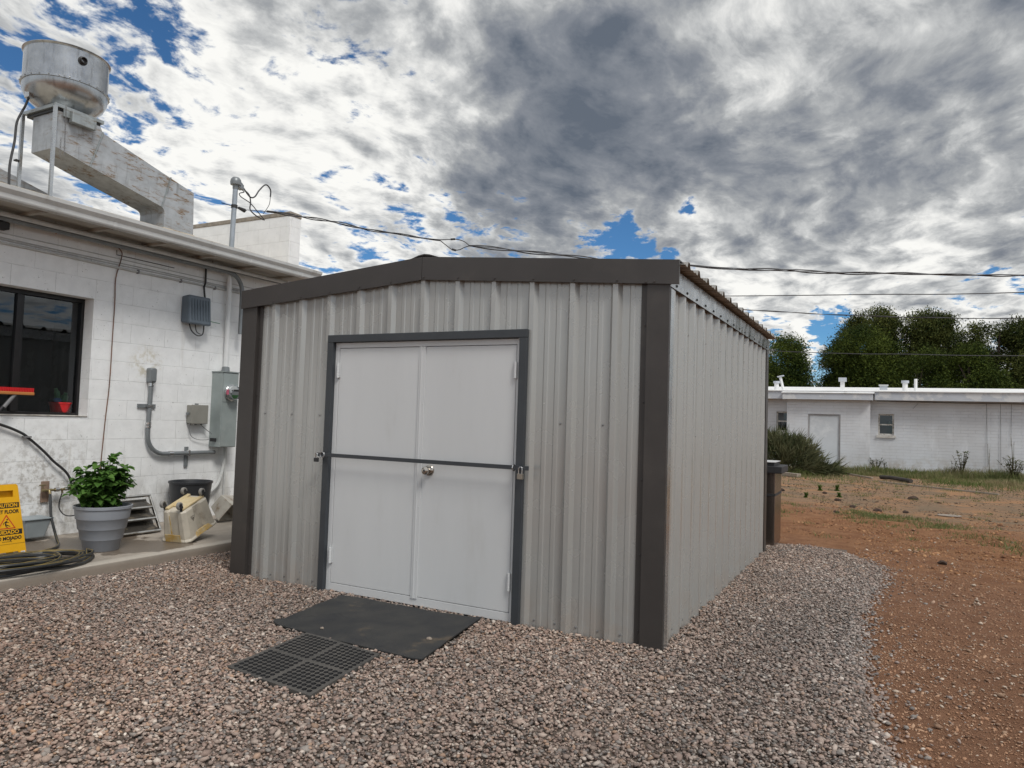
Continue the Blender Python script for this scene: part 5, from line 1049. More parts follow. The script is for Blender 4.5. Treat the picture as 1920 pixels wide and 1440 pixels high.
MB().lathe([(.046, 0), (.046, .010), (.034, .012), (.034, .045), (.027, .046), (.027, .004), (.0001, .003)], tuple(pc), 20, qq).build('cable_spout', M['black'], fan, smooth=True)
MB().box(-6.86, -6.78, -.155, -.10, 4.565, 4.655).build('switch_box', M['galv'], fan, bevel=.004)
crb = thing('fan_curb', 'galvanised curb plate and grease box carrying the exhaust fan', 'curb', (-6.76, .205, 4.43))
MB().box(-7.055, -6.462, -.055, .468, 4.452, 4.489).build('curb_plate', M['duct_trim'], crb, bevel=.003)
MB().box(-7.02, -6.485, -.03, .44, 4.422, 4.4515).build('curb_neck', M['black'], crb)
MB().box(-6.462, -6.395, .085, .345, 4.325, 4.440).build('grease_box', M['duct_trim'], crb, bevel=.006)
MB().box(-6.455, -6.442, .02, .084, 4.37, 4.45).build('bracket', M['duct_trim'], crb)
ch = thing('hanging_chain', 'thin steel chain dangling beside the fan duct', 'chain', (-6.44, .02, 4.45)); m_ = MB()
for (yy0, z0_, z1_) in ((.030, 4.47, 3.96), (-.004, 4.12, 3.93)):
    k = 0; z_ = z0_
    while z_ > z1_:
        ring = [( -6.425 + (.007 * math.cos(a) if k % 2 else 0), yy0 + (0 if k % 2 else .007 * math.cos(a)) + (z0_ - z_) * .02, z_ + .012 * math.sin(a)) for a in [R(45 * i) for i in range(9)]]
        m_.tube(ring, .002, 4, False); z_ -= .018; k += 1
m_.build('chain_links', M['wire_grey'], ch)
lgt = thing('duct_stand', 'two thin steel posts holding up the left end of the duct', 'support', (-6.75, -.05, 3.4))
MB().box(-6.468, -6.438, -.075, -.045, 3.42, 4.45).build('post', M['galv'], lgt); MB().box(-7.035, -7.005, -.085, -.055, 3.50, 4.45).build('post', M['galv'], lgt)
MB().box(-7.05, -7.00, -.12, -.086, 3.93, 3.945).box(-6.47, -6.42, -.044, -.030, 3.425, 3.44).build('bolt', M['blackm'], lgt)
dc = thing('rusty_duct', 'rust streaked rectangular metal duct sloping down across the roof', 'duct', (-6.7, .9, 3.5))
XN, XF = -6.482, -6.93
def duct_sec(pl_, name):
    return MB().prism(pl_, XF, XN, 'x').build(name, M['duct'], dc)
duct_sec([(-.012, 4.035), (.346, 3.950), (.47, 4.36), (.44, 4.42), (-.012, 4.42)], 'elbow')
duct_sec([(.348, 3.9495), (1.228, 3.755), (1.33, 4.128), (.472, 4.3595)], 'duct_section')
duct_sec([(1.230, 3.7545), (1.262, 3.735), (1.275, 3.70), (1.275, 3.42), (1.690, 3.42), (1.665, 4.040), (1.332, 4.1275)], 'drop_section')
m_ = MB()
for (a_, b_) in (((.346, 3.944), (.472, 4.366)), ((1.229, 3.748), (1.332, 4.134))):
    dv_ = Vector((0, b_[0] - a_[0], b_[1] - a_[1])).normalized(); sd_ = Vector((0, dv_.z, -dv_.y)) * .006
    A_, B_ = Vector((XN, *a_)), Vector((XN, *b_))
    m_.hexa([A_ - sd_, A_ + sd_, A_ + sd_ + Vector((.012, 0, 0)), A_ - sd_ + Vector((.012, 0, 0))], [B_ - sd_, B_ + sd_, B_ + sd_ + Vector((.012, 0, 0)), B_ - sd_ + Vector((.012, 0, 0))])
m_.build('flange', M['duct_trim'], dc)
m_ = MB(); m_.hexa([(XF - .04, 1.22, 3.38), (XN + .05, 1.22, 3.38), (XN + .05, 1.78, 3.38), (XF - .04, 1.78, 3.38)], [(XF - .004, 1.268, 3.52), (XN + .004, 1.268, 3.52), (XN + .004, 1.70, 3.52), (XF - .004, 1.70, 3.52)]); m_.build('flashing', M['roofing'], dc)
d2 = MB(); d2.prism([(-2.2, 4.52), (-.02, 3.945), (.76, 3.745), (1.1, 3.66), (1.1, 3.5), (-2.2, 3.9)], -8.0, -7.5, 'x')
single(d2, 'low_duct', M['duct'], 'weathered sloping metal duct low on the roof behind the fan posts', 'duct', (-7.7, -.5, 3.6))
pipe_thing('power_whip', smoothpath([(-6.82, -.13, 4.57), (-6.84, -.15, 4.47), (-6.86, -.17, 4.40), (-6.80, -.24, 4.25), (-6.7, -.30, 4.02), (-6.6, -.38, 3.74), (-6.45, -.45, 3.46)], 6), .012, M['black'], 'black flexible cable hanging from the exhaust fan to the roof', 'cable')
# small dark camera under the eave at the left
cmr = thing('security_camera', 'small black camera tucked under the eave above the window', 'camera', (WX + .03, -.72, 3.0))
MB().box(WX + .002, WX + .10, -.80, -.70, 2.935, 3.005).build('housing', M['blackm'], cmr, bevel=.012); MB().tube([(WX + .05, -.75, 3.005), (WX + .05, -.75, 3.06)], .012, 8).build('mount', M['blackm'], cmr)
pipe_thing('red_rag', [(WX + .03, -.30, 3.052), (WX + .035, -.26, 3.025), (WX + .03, -.22, 3.052)], .012, M['orangew'], 'scrap of orange tape caught in the gap under the eave', 'tape', n=5)

# ================================================================== RIGHT: steel cabinet behind shed
gr = thing('steel_smoker', 'stainless steel cabinet with black lid ledge standing behind the shed corner', 'smoker', (-.30, 4.70, 0))
MB().box(-.62, .045, 4.42, 4.95, .02, .86).build('cabinet', M['smoker'], gr, bevel=.006)
MB().box(-.62, .049, 4.416, 4.955, .585, .612).build('band', M['blackm'], gr)
MB().box(-.64, .118, 4.40, 4.97, .845, .925).build('ledge', M['blackm'], gr, bevel=.008); MB().box(-.58, .03, 4.44, 4.90, .926, .965).build('lid', M['blackm'], gr, bevel=.004)
MB().box(-.60, .040, 4.43, 4.915, .966, .972).build('lid_sheet', M['lidwhite'], gr)

# ================================================================== OVERHEAD LINES

def bundle(par, pts, sep, r, turns, n=10):
    P_ = smoothpath(pts, n); L_ = [0.0]
    for a, b in zip(P_[:-1], P_[1:]): L_.append(L_[-1] + (b - a).length)
    for k in range(3):
        q_ = []
        for i, p in enumerate(P_):
            t = (P_[min(i + 1, len(P_) - 1)] - P_[max(i - 1, 0)]).normalized(); u = t.cross(Vector((0, 0, 1))).normalized(); v = u.cross(t)
            a = L_[i] * turns + k * 2.094 + .8 * math.sin(L_[i] * .9 + k); s_ = sep * (1 + .45 * math.sin(L_[i] * 1.7 + k * 1.3)) * (.25 if k == 2 else 1)
            q_.append(p + (u * math.cos(a) + v * math.sin(a)) * s_)
        MB().tube(q_, r * (.6 if k == 2 else 1), 6).build('strand', M['wire'], par, smooth=True)
svd = thing('service_drop', 'twisted black overhead cable running from the mast over the shed to the right', 'power line', (-5.86, 1.96, 3.9))
bundle(svd, [(-5.60, 2.11, 3.835), (-5.28, 2.28, 3.79), (-4.96, 2.46, 3.74), (-4.49, 2.71, 3.65), (-4.14, 2.90, 3.60), (-3.76, 3.11, 3.558)], .011, .0065, 8, 8)
bundle(svd, [(-3.45, 3.28, 3.50), (-3.09, 3.47, 3.475), (-2.24, 3.92, 3.40), (-1.69, 4.22, 3.365), (-1.13, 4.52, 3.35), (-.28, 4.98, 3.325), (.73, 5.52, 3.325), (1.67, 6.03, 3.345), (2.68, 6.58, 3.375), (5.5, 8.1, 3.55), (10, 10.5, 4.05), (16, 13.7, 5.0), (22, 17, 6.2)], .014, .0075, 5, 12)
MB().tube([(-5.87, 1.95, 3.845), (-5.60, 2.11, 3.835)], .004, 6).build('messenger_wire', M['wire'], svd)
cable(svd, [(-3.77, 3.10, 3.56), (-3.66, 3.16, 3.57), (-3.58, 3.21, 3.575), (-3.50, 3.25, 3.55), (-3.44, 3.28, 3.50)], .006, name='splice_loop')
cable(svd, [(-3.77, 3.10, 3.56), (-3.70, 3.14, 3.50), (-3.62, 3.18, 3.44), (-3.55, 3.22, 3.445), (-3.50, 3.25, 3.475), (-3.44, 3.28, 3.50)], .006, name='splice_loop')
MB().tube([(-3.65, 3.17, 3.572), (-3.60, 3.195, 3.577)], .013, 8).tube([(-3.63, 3.175, 3.447), (-3.585, 3.20, 3.435)], .013, 8).build('splice_sleeve', M['blackm'], svd)
MB().tube([(-5.66, 2.08, 3.84), (-5.56, 2.13, 3.83)], .014, 8).build('splice_sleeve', M['blackm'], svd)
def line_thing(pts, r, label, twist=False):
    t = thing('utility_line', label, 'power line', pts[0], group='overhead lines on the right')
    if twist: bundle(t, pts, .011, .008, 3, 14)
    else: MB().tube(smoothpath(pts, 10), r, 6).build('wire', M['wire'], t, smooth=True)
line_thing([(-13, 14, 5.20), (-8, 14, 4.86), (-2.393, 14, 4.599), (.877, 14, 4.471), (3.686, 14, 4.372), (12, 14, 4.32), (26, 14, 4.9)], .011, 'straight single black wire, second line down, above the trees', False)
line_thing([(-14, 17, 5.95), (-8, 17, 5.25), (-2.6, 17, 4.722), (-.209, 17, 4.476), (2.057, 17, 4.32), (4.092, 17, 4.233), (12, 17, 4.2), (26, 17, 5.0)], .012, 'thick twisted black cable crossing the treetops, third line down', True)
line_thing([(-14, 23, 4.8), (-1.63, 23, 4.059), (1.687, 23, 3.94), (4.905, 23, 3.848), (14, 23, 3.8), (30, 23, 4.3)], .013, 'lowest thin black wire crossing in front of the dark trees', False)

# ================================================================== FAR BUILDING
fbt = thing('long_white_building', 'long low white painted brick building with flat white roof across the yard', 'building', (2, 24, -.1))
FY = 24.0
wx0_, wx1_, wzz0, wzz1 = .845, 1.335, 1.22, 1.955      # right window opening
lw0, lw1, lz0, lz1 = -2.52, -1.9, 1.22, 1.96            # left window opening
fwm = MB()
def wallrow(xa, xb, holes, y0, y1, zb, zt_):
    x_ = xa
    for (h0, h1, g0, g1) in holes:
        fwm.box(x_, h0, y0, y1, zb, zt_); fwm.box(h0, h1, y0, y1, zb, g0); fwm.box(h0, h1, y0, y1, g1, zt_); x_ = h1
    fwm.box(x_, xb, y0, y1, zb, zt_)
wallrow(-16, 26, [(lw0, lw1, lz0, lz1), (wx0_, wx1_, wzz0, wzz1)], FY, FY + .25, -.4, 2.66)
fwm.box(-16, 26, FY + 9, FY + 9.25, -.4, 2.66); fwm.box(25.75, 26, FY + .26, FY + 8.99, -.4, 2.66); fwm.box(-16, -15.75, FY + .26, FY + 8.99, -.4, 2.66)
fwm.build('wall', M['farbrick'], fbt)
bo = MB(); D0, D1, DZ = -1.385, -.325, 1.885      # door opening in the projecting bay
bo.box(-2.09, D0, 23.45, 23.70, -.4, 2.40); bo.box(D1, .60, 23.45, 23.70, -.4, 2.40); bo.box(D0, D1, 23.45, 23.70, DZ, 2.40)
bo.box(-2.09, -1.85, 23.701, 23.998, -.4, 2.40); bo.box(.36, .60, 23.701, 23.998, -.4, 2.40)
bay = bo.build('entry_bay', M['farbrick'], fbt)
MB().box(D0 + .001, D0 + .05, 23.47, 23.60, -.2, DZ - .001).box(D1 - .05, D1 - .001, 23.47, 23.60, -.2, DZ - .001).box(D0 + .05, D1 - .05, 23.47, 23.60, DZ - .04, DZ - .001).build('door_frame', M['farframe'], bay)
fd = MB().box(D0 + .055, D1 - .055, 23.50, 23.55, -.12, DZ - .045).build('door', M['fardoor'], bay)
MB().box(D0 + .07, D0 + .12, 23.46, 23.499, .93, .96).box(D0 + .075, D0 + .115, 23.485, 23.499, .85, 1.02).build('handle', M['blackm'], fd)
MB().box(-2.22, .69, 23.20, 23.24, 2.395, 2.615).box(-2.22, -2.18, 23.241, 23.99, 2.395, 2.615).box(.65, .69, 23.241, 23.99, 2.395, 2.615).build('bay_fascia', M['farfascia'], fbt)
MB().box(-2.18, .65, 23.241, 23.99, 2.402, 2.44).build('bay_soffit', M['soffit'], fbt)
MB().hexa([(-2.26, 23.17, 2.618), (.73, 23.17, 2.618), (.73, 24.4, 2.70), (-2.26, 24.4, 2.70)], [(-2.26, 23.17, 2.64), (.73, 23.17, 2.64), (.73, 24.4, 2.78), (-2.26, 24.4, 2.78)]).build('bay_roof', M['farroof'], fbt)
MB().box(.735, 26.5, 23.62, 23.66, 2.42, 2.70).box(-16.5, -2.27, 23.62, 23.66, 2.42, 2.70).build('fascia', M['farfascia'], fbt)
MB().box(.735, 26.5, 23.661, 23.999, 2.50, 2.54).box(-16.5, -2.27, 23.661, 23.999, 2.50, 2.54).build('soffit', M['soffit'], fbt)
MB().hexa([(-16.6, 23.58, 2.702), (26.6, 23.58, 2.702), (26.6, 30, 3.12), (-16.6, 30, 3.20)], [(-16.6, 23.58, 2.73), (26.6, 23.58, 2.73), (26.6, 30, 3.14), (-16.6, 30, 3.22)]).hexa([(-16.6, 30.001, 3.20), (26.6, 30.001, 3.12), (26.6, 34, 2.9), (-16.6, 34, 2.9)], [(-16.6, 30.001, 3.22), (26.6, 30.001, 3.14), (26.6, 34, 2.93), (-16.6, 34, 2.93)]).build('roof', M['farroof'], fbt)
MB().tube([(.8, 23.95, 2.40), (3.5, 23.96, 2.37), (8, 23.96, 2.38), (14, 23.96, 2.37)], .015, 6).tube([(4.02, 23.97, 2.37), (4.04, 23.97, .3)], .007, 6).tube([(4.40, 23.97, 2.37), (4.41, 23.97, .2)], .006, 6).tube([(4.70, 23.97, 2.37), (4.68, 23.97, 1.0)], .005, 6).tube([(2.05, 23.97, 2.33), (1.90, 23.97, 2.15)], .006, 6).build('wall_cable', M['wire_grey'], fbt)
def farwin(a, b, c, d_, nm, sash):
    wv = MB(); t = .05; y0, y1 = FY + .06, FY + .11
    wv.box(a + .001, a + t, y0, y1, c, d_ - .001); wv.box(b - t, b - .001, y0, y1, c, d_ - .001); wv.box(a + t, b - t, y0, y1, c, c + t); wv.box(a + t, b - t, y0, y1, d_ - t, d_ - .001); wv.box(a + t, b - t, y0 - .01, y1, sash, sash + .045)
    o = wv.build('window', M['sill'], fbt); MB().add([(a + t, FY + .09, c + t), (b - t, FY + .09, c + t), (b - t, FY + .09, d_ - t), (a + t, FY + .09, d_ - t)], [(0, 1, 2, 3)]).build('pane', M['farglass'], o)
    MB().box(a - .05, b + .05, FY - .05, FY + .055, c - .095, c - .001).build('sill', M['sill'], o); MB().box(a + .02, b - .02, FY + .20, FY + .24, sash + .05, d_ - .03).build('sash_reflection', M['inv_grey'], o)  # slate panel stands for the grey-blue reflection in the upper sash
    if nm: MB().tube([(1.20, FY + .15, 1.62), (1.20, FY + .15, 1.72)], [.045, .02], 8).build('white_jar', M['sticker'], o)
    MB().box(a - .2, b + .2, FY + .9, FY + .92, c - .2, d_ + .2).build('interior_shade_sheet', M['room'], o)  # dark sheet, the shade of the interior put into its colour
farwin(wx0_, wx1_, wzz0, wzz1, True, 1.56); farwin(lw0, lw1, lz0, lz1, False, 1.58)
# roof vents
vt = thing('roof_vent', 'square capped white vent standing tallest in the middle of the white roof', 'roof vent', (-.35, 24.9, 2.72), group='vents on the far white roof')
MB().box(-.42, -.28, 24.83, 24.97, 2.72, 3.13).build('flue', M['farroof'], vt); MB().box(-.48, -.22, 24.77, 25.03, 3.13, 3.27).build('cap', M['farfascia'], vt)
vt = thing('roof_vent', 'short round white vent nearest the shed on the far roof', 'roof vent', (-2.66, 25, 2.75), group='vents on the far white roof')
MB().tube([(-2.66, 25, 2.75), (-2.66, 25, 3.06)], .085, 14).build('flue', M['farroof'], vt); MB().tube([(-2.66, 25, 3.06), (-2.66, 25, 3.14)], .125, 14).build('cap', M['farfascia'], vt)
vt = thing('roof_vent', 'leaning white pipe with a tilted flat cap near the shed corner', 'roof vent', (-2.42, 25, 2.75), group='vents on the far white roof')
MB().tube([(-2.40, 25, 2.75), (-2.53, 25, 3.29)], .050, 12).build('flue', M['farroof'], vt); MB().hexa([(-2.63, 24.9, 3.29), (-2.40, 24.9, 3.34), (-2.40, 25.1, 3.34), (-2.63, 25.1, 3.29)], [(-2.64, 24.9, 3.325), (-2.41, 24.9, 3.375), (-2.41, 25.1, 3.375), (-2.64, 25.1, 3.325)]).build('cap', M['farfascia'], vt)
vt = thing('roof_vent', 'low flat grey roof vent between the tall vent and the slim pipe', 'roof vent', (.97, 26, 2.8), group='vents on the far white roof')
MB().box(.86, 1.12, 26, 26.2, 2.8, 3.04).build('flue', M['farfascia'], vt); MB().box(.83, 1.15, 25.97, 26.23, 3.04, 3.09).build('cap', M['conduit_lt'], vt)
vt = thing('roof_vent', 'round white vent with wide cap just left of the slim pipe', 'roof vent', (1.68, 25, 2.75), group='vents on the far white roof')
MB().tube([(1.68, 25, 2.75), (1.68, 25, 3.09)], .085, 14).build('flue', M['farroof'], vt); MB().tube([(1.68, 25, 3.09), (1.68, 25, 3.18)], .125, 14).build('cap', M['farfascia'], vt)
single(MB().tube([(2.01, 25, 2.7), (2.01, 25, 3.24)], .052, 14), 'roof_pipe', M['farroof'], 'slim straight white pipe furthest right on the far roof', 'pipe', (2.01, 25, 2.7), smooth=True)

# ================================================================== TREES
def crown_mesh(name, mat, par, lobes, n, ls, seed, zdown=0.0, droop=0.0):
    """leaf clumps scattered through a set of ellipsoid lobes; denser near the lobe surface, with holes"""
    g_ = np.random.default_rng(seed); n = int(n * 2.3); ls = ls * .80
    lobes = list(lobes); zmid = sum(l[2] for l in lobes) / len(lobes)
    for l in list(lobes):
        for _ in range(3):
            u0 = g_.normal(size=3); u0[1] *= .5; u0[2] = abs(u0[2]) if l[2] > zmid else u0[2]; u0 /= np.linalg.norm(u0); r0 = g_.uniform(.22, .42) * min(1, l[3])
            lobes.append((l[0] + u0[0] * l[3] * .95, l[1] + u0[1] * l[4] * .9, l[2] + u0[2] * l[5] * .95, r0, r0, r0 * .8))
    w_ = np.array([l[3] * l[4] * l[5] for l in lobes]) ** .66; w_ /= w_.sum()
    nc = n // 26
    which = g_.choice(len(lobes), nc, p=w_); L_ = np.array(lobes)[which]
    u = g_.normal(size=(nc, 3)); u /= np.linalg.norm(u, axis=1)[:, None]; rr = g_.uniform(.20, 1.10, nc) ** .5
    ctr = L_[:, :3] + u * rr[:, None] * L_[:, 3:6]
    keep = np.array([mnoise.noise(Vector(tuple(c * .55)) + Vector((seed, 0, 0))) > -.20 for c in ctr]); ctr = ctr[keep]; u = u[keep]
    cs = g_.uniform(.10, .27, len(ctr)); ct = np.clip(g_.normal(.38, .26, len(ctr)) + np.array([mnoise.noise(Vector(tuple(c * .8))) for c in ctr]) * .5, 0, 1)
    m_ = 26; N_ = len(ctr) * m_
    p = np.repeat(ctr, m_, 0) + g_.normal(size=(N_, 3)) * np.repeat(cs, m_)[:, None] * np.array([1, 1, .8])
    d_ = g_.normal(size=(N_, 3)) + np.repeat(u, m_, 0) * 1.0 + np.array([0, 0, droop]); d_ /= np.linalg.norm(d_, axis=1)[:, None]
    s_ = np.cross(d_, g_.normal(size=(N_, 3))); s_ /= np.linalg.norm(s_, axis=1)[:, None]
    ln = g_.uniform(.7, 1.3, N_)[:, None] * ls; wd = ln * .34
    quad = np.stack([p - s_ * wd * .5, p + d_ * ln * .5 - s_ * wd * .2, p + d_ * ln, p + d_ * ln * .45 + s_ * wd], 1)
    loc = np.array(par.location); V = (quad - loc).reshape(-1, 3); F_ = np.arange(N_ * 4).reshape(-1, 4)
    t_ = np.repeat(np.clip(np.repeat(ct, m_) + g_.normal(0, .12, N_), 0, 1), 4)
    return fastmesh(name, V, F_, mat, 'leaf_tone', t_, parent=par)
def tree(name, label, base, H, lobes, n, ls, mat, seed, tr_=.22, limbs=7, group='trees behind the white building', droop=0.0):
    t = thing(name, label, 'tree', base, group=group); bx, by, bz = base; r_ = random.Random(seed)
    m_ = MB(); pth = [(bx, by, bz - .3), (bx + .05, by, bz + H * .3), (bx - .08, by + .05, bz + H * .6), (bx + .05, by, bz + H * .92)]
    m_.tube(smoothpath(pth, 4), [tr_ * (1 - .85 * i / 12) for i in range(13)], 8)
    for i in range(limbs):
        l_ = lobes[i % len(lobes)]; z0_ = bz + H * r_.uniform(.25, .6); e_ = Vector((l_[0] + r_.uniform(-.5, .5) * l_[3], l_[1], l_[2] + r_.uniform(-.2, .5) * l_[5]))
        a_ = Vector((bx, by, z0_)); m_.tube([a_, (a_ + e_) / 2 + Vector((0, 0, .25)), e_], [tr_ * .45, tr_ * .28, tr_ * .08], 6)
    m_.build('trunk', M['bark'], t, smooth=True); crown_mesh('crown', mat, t, lobes, n, ls, seed, droop=droop); return t
# leftmost, beside the shed
tree('cypress_tree', 'narrow dark green tree rising right beside the shed corner', (-3.75, 38, -.1), 6.2,
     [(-4.0, 38, 4.6, 1.25, 1.2, 1.6), (-3.75, 38, 3.3, 1.45, 1.2, 1.6), (-4.6, 38, 3.0, 1.6, 1.2, 1.9), (-3.25, 38, 3.2, .75, .8, 1.0), (-3.75, 38, 5.6, .72, .8, .75)], 26000, .14, M['conifer'], 3, droop=-.3)
# round dark juniper, front centre
tree('juniper_tree', 'broad round dark juniper in front of the tallest pines', (-.1, 40, -.1), 6.6,
     [(-.15, 40, 5.0, 1.75, 1.4, 2.05), (-.9, 40, 3.8, 1.35, 1.2, 1.9), (.8, 40, 4.1, 1.25, 1.2, 1.9), (-.1, 40, 3.3, 2.0, 1.4, 1.7), (-1.45, 40, 3.3, .6, .8, 1.0)], 46000, .15, M['conifer'], 5, droop=-.5)
tree('pine_tree', 'tallest pine with open rounded crown behind the round juniper', (.6, 46, -.1), 9.0,
     [(.45, 46, 7.6, 1.45, 1.3, 1.35), (-.7, 46, 7.1, 1.0, 1.0, 1.1), (1.3, 46, 7.6, 1.0, 1.0, .95), (-1.7, 46, 5.7, .95, 1, 1.0), (-1.9, 46, 4.6, 1.0, 1, 1.1), (.2, 46, 5.5, 2.0, 1.3, 1.8), (-2.3, 46, 3.9, .7, .8, .6)], 36000, .16, M['pine'], 8)
tree('pine_tree', 'tall pine with ragged right side next to the gap of sky', (3.2, 46, -.1), 8.8,
     [(3.0, 46, 7.5, 1.15, 1.1, 1.25), (3.7, 46, 7.6, .75, .9, .95), (4.6, 46, 6.6, .45, .7, 1.1), (3.1, 46, 5.6, 1.6, 1.2, 1.6), (4.2, 46, 5.2, 1.2, 1.1, 1.3), (2.3, 46, 4.5, 1.4, 1.1, 1.6)], 30000, .16, M['pine'], 12)
tree('juniper_tree', 'shorter bushy juniper just right of the round one', (2.5, 40.5, -.1), 5.4,
     [(2.4, 40.5, 4.1, 1.25, 1.1, 1.35), (3.3, 40.5, 3.6, 1.1, 1.0, 1.5), (1.7, 40.5, 3.3, 1.0, 1.0, 1.4), (2.9, 40.5, 4.9, .9, .9, .8)], 24000, .15, M['conifer'], 14, droop=-.3)
tree('juniper_tree', 'pointed dark juniper low in front of the right hand pines', (4.9, 40, -.1), 6.0,
     [(4.85, 40, 4.4, .95, 1.0, 1.75), (4.6, 40, 3.5, 1.3, 1.1, 1.6), (5.6, 40, 3.5, 1.1, 1.1, 1.5), (4.9, 40, 5.4, .5, .6, .7)], 24000, .15, M['conifer'], 15, droop=-.4)
tree('pine_tree', 'wide pine with clumped crown standing behind the pointed juniper', (6.6, 44, -.1), 7.8,
     [(6.0, 44, 6.5, 1.3, 1.2, 1.1), (7.3, 44, 6.5, 1.4, 1.2, 1.2), (8.5, 44, 6.3, 1.3, 1.2, 1.2), (5.6, 44, 5.4, 1.0, 1.1, 1.2), (7.2, 44, 5.0, 1.7, 1.2, 1.3), (7.0, 44, 3.6, 2.0, 1.2, 1.3)], 34000, .16, M['pine'], 18)
tree('pine_tree', 'pine half cut off at the right end of the row', (9.6, 42, -.1), 7.4,
     [(9.4, 42, 5.9, 1.5, 1.2, 1.4), (8.2, 42, 4.6, 1.2, 1.2, 1.4), (10.4, 42, 4.6, 1.6, 1.2, 1.7), (9.0, 42, 3.4, 1.6, 1.2, 1.2)], 24000, .16, M['pine'], 22)
# far undergrowth closing the view under the crowns
g2 = np.random.default_rng(4); hl = thing('hedge_row', 'dark mass of low bushes closing the view behind the white building', 'hedge', (4, 43, -.1)); hl['kind'] = 'stuff'
crown_mesh('foliage', M['conifer'], hl, [(x, 43 + (i % 2), 2.4 + .3 * math.sin(i * 2.3), 1.6, .8, 1.1) for i, x in enumerate(np.arange(-3.2, 14, 1.35))], 42000, .2, 31)

# ================================================================== VEGETATION IN THE YARD
def blades(name, xs, ys, hs, wid, tones, mat, label, cat, spread=.35, z0=None, kind='stuff'):
    N_ = len(xs); a = rng.uniform(0, 2 * np.pi, N_); ln = np.abs(rng.normal(0, spread, N_)) * hs; w2 = wid * rng.uniform(.6, 1.3, N_)
    bz_ = np.array([gz(x, y) for x, y in zip(xs, ys)]) - .01 if z0 is None else z0
    dx_, dy_ = np.cos(a), np.sin(a); b = rng.uniform(0, 2 * np.pi, N_); sx, sy = np.cos(b) * w2, np.sin(b) * w2
    P0 = np.stack([xs - sx, ys - sy, bz_], -1); P1 = np.stack([xs + sx, ys + sy, bz_], -1)
    P2 = np.stack([xs + dx_ * ln * .4 + sx * .7, ys + dy_ * ln * .4 + sy * .7, bz_ + hs * .6], -1); P3 = np.stack([xs + dx_ * ln * .4 - sx * .7, ys + dy_ * ln * .4 - sy * .7, bz_ + hs * .6], -1)
    P4 = np.stack([xs + dx_ * ln + sx * .1, ys + dy_ * ln + sy * .1, bz_ + hs], -1); P5 = np.stack([xs + dx_ * ln - sx * .1, ys + dy_ * ln - sy * .1, bz_ + hs], -1)
    V = np.stack([P0, P1, P2, P3, P4, P5], 1).reshape(-1, 3); k = np.arange(N_)[:, None] * 6
    F_ = np.concatenate([k + np.array([[0, 1, 2, 3]]), k + np.array([[3, 2, 4, 5]])]); o = fastmesh(name, V, F_, mat, 'leaf_tone', np.repeat(tones, 6))
    return props(o, label, cat, None, kind)
NB = 60000
xs = rng.uniform(-3.5, 9, NB); ys = 23.85 - np.abs(rng.normal(0, 2.4, NB))
band = vnoise(xs, ys, .45, 1); k_ = (ys > 15.5) & ((ys > 21.6) | (band > -.05 + rng.uniform(-.25, .25, NB))) & ~((xs < .65) & (ys > 23.4) & (xs > -2.1))
xs, ys, band = xs[k_], ys[k_], band[k_]; hs_ = np.where(ys > 22.6, rng.uniform(.05, .30, len(xs)), rng.uniform(.03, .14, len(xs))) * np.clip(1 + vnoise(xs, ys, .8, 3), .4, 1.8)
blades('grass', xs, ys, hs_, .008, np.clip(.32 + .9 * vnoise(xs, ys, .5, 8) + rng.normal(0, .25, len(xs)) + np.clip((xs - 3) * .10, 0, .4), 0, 1), M['grass'], 'green and straw grass strip growing along the far white wall', 'grass')
cx = rng.uniform(-1, 7, 190); cy = 5.2 + rng.uniform(0, 1, 190) ** .9 * 15; cx = np.concatenate([cx, rng.normal(.9, .3, 40), rng.normal(1.6, .4, 50), rng.normal(2.9, .5, 50)]); cy = np.concatenate([cy, rng.normal(9.0, .25, 40), rng.normal(8.2, .35, 50), rng.normal(6.9, .5, 50)])
rep = 34; xs = np.repeat(cx, rep) + rng.normal(0, .085, len(cx) * rep); ys = np.repeat(cy, rep) + rng.normal(0, .085, len(cx) * rep); k_ = ~((xs < .2) & (ys < 5.2))
xs, ys = xs[k_], ys[k_]; blades('weeds', xs, ys, rng.uniform(.015, .07, len(xs)), .0045, np.clip(rng.normal(.22, .22, len(xs)), 0, 1), M['grass'], 'sparse low weeds and grass tufts on the red dirt yard', 'weeds', .9)
# dead leaf litter and clods on the yard
NL = 26000; xl = rng.uniform(-2.5, 8, NL); yl = rng.uniform(8.5, 22, NL); k_ = vnoise(xl, yl, .7, 12) + rng.uniform(-.3, .3, NL) > 0; xl, yl = xl[k_], yl[k_]
o = stones('yard_litter', np.c_[xl, yl, np.array([gz(a, b) for a, b in zip(xl, yl)]) + .004], np.clip(rng.lognormal(np.log(.016), .55, len(xl)), .006, .08), np.array([(.10, .07, .05), (.20, .15, .10), (.07, .05, .035), (.30, .22, .15)])[rng.integers(0, 4, len(xl))], M['pebble'], .3)
props(o, 'dry brown litter and crumbs strewn over the far yard', 'litter', None, 'stuff')
def clod(x, y, s, label, mat='debris', flat=.55, name='dirt_clod', cat='dirt clod', grp='dark clods on the dirt'):
    m_ = MB(); bm = bmesh.new(); bmesh.ops.create_icosphere(bm, subdivisions=2, radius=1)
    vs = [(v.co.x, v.co.y, v.co.z) for v in bm.verts]; fs = [tuple(q.index for q in f.verts) for f in bm.faces]; bm.free()
    out = []
    for p in vs:
        f_ = 1 + .45 * mnoise.noise(Vector(p) * 1.3 + Vector((x, y, 0))); out.append((x + p[0] * f_ * s, y + p[1] * f_ * s * .8, gz(x, y) + .012 + p[2] * f_ * s * flat))
    m_.add(out, fs); single(m_, name, M[mat], label, cat, (x, y, gz(x, y)), grp)
clod(1.70, 4.55, .045, 'dark clod alone on the brown dirt just past the gravel edge')
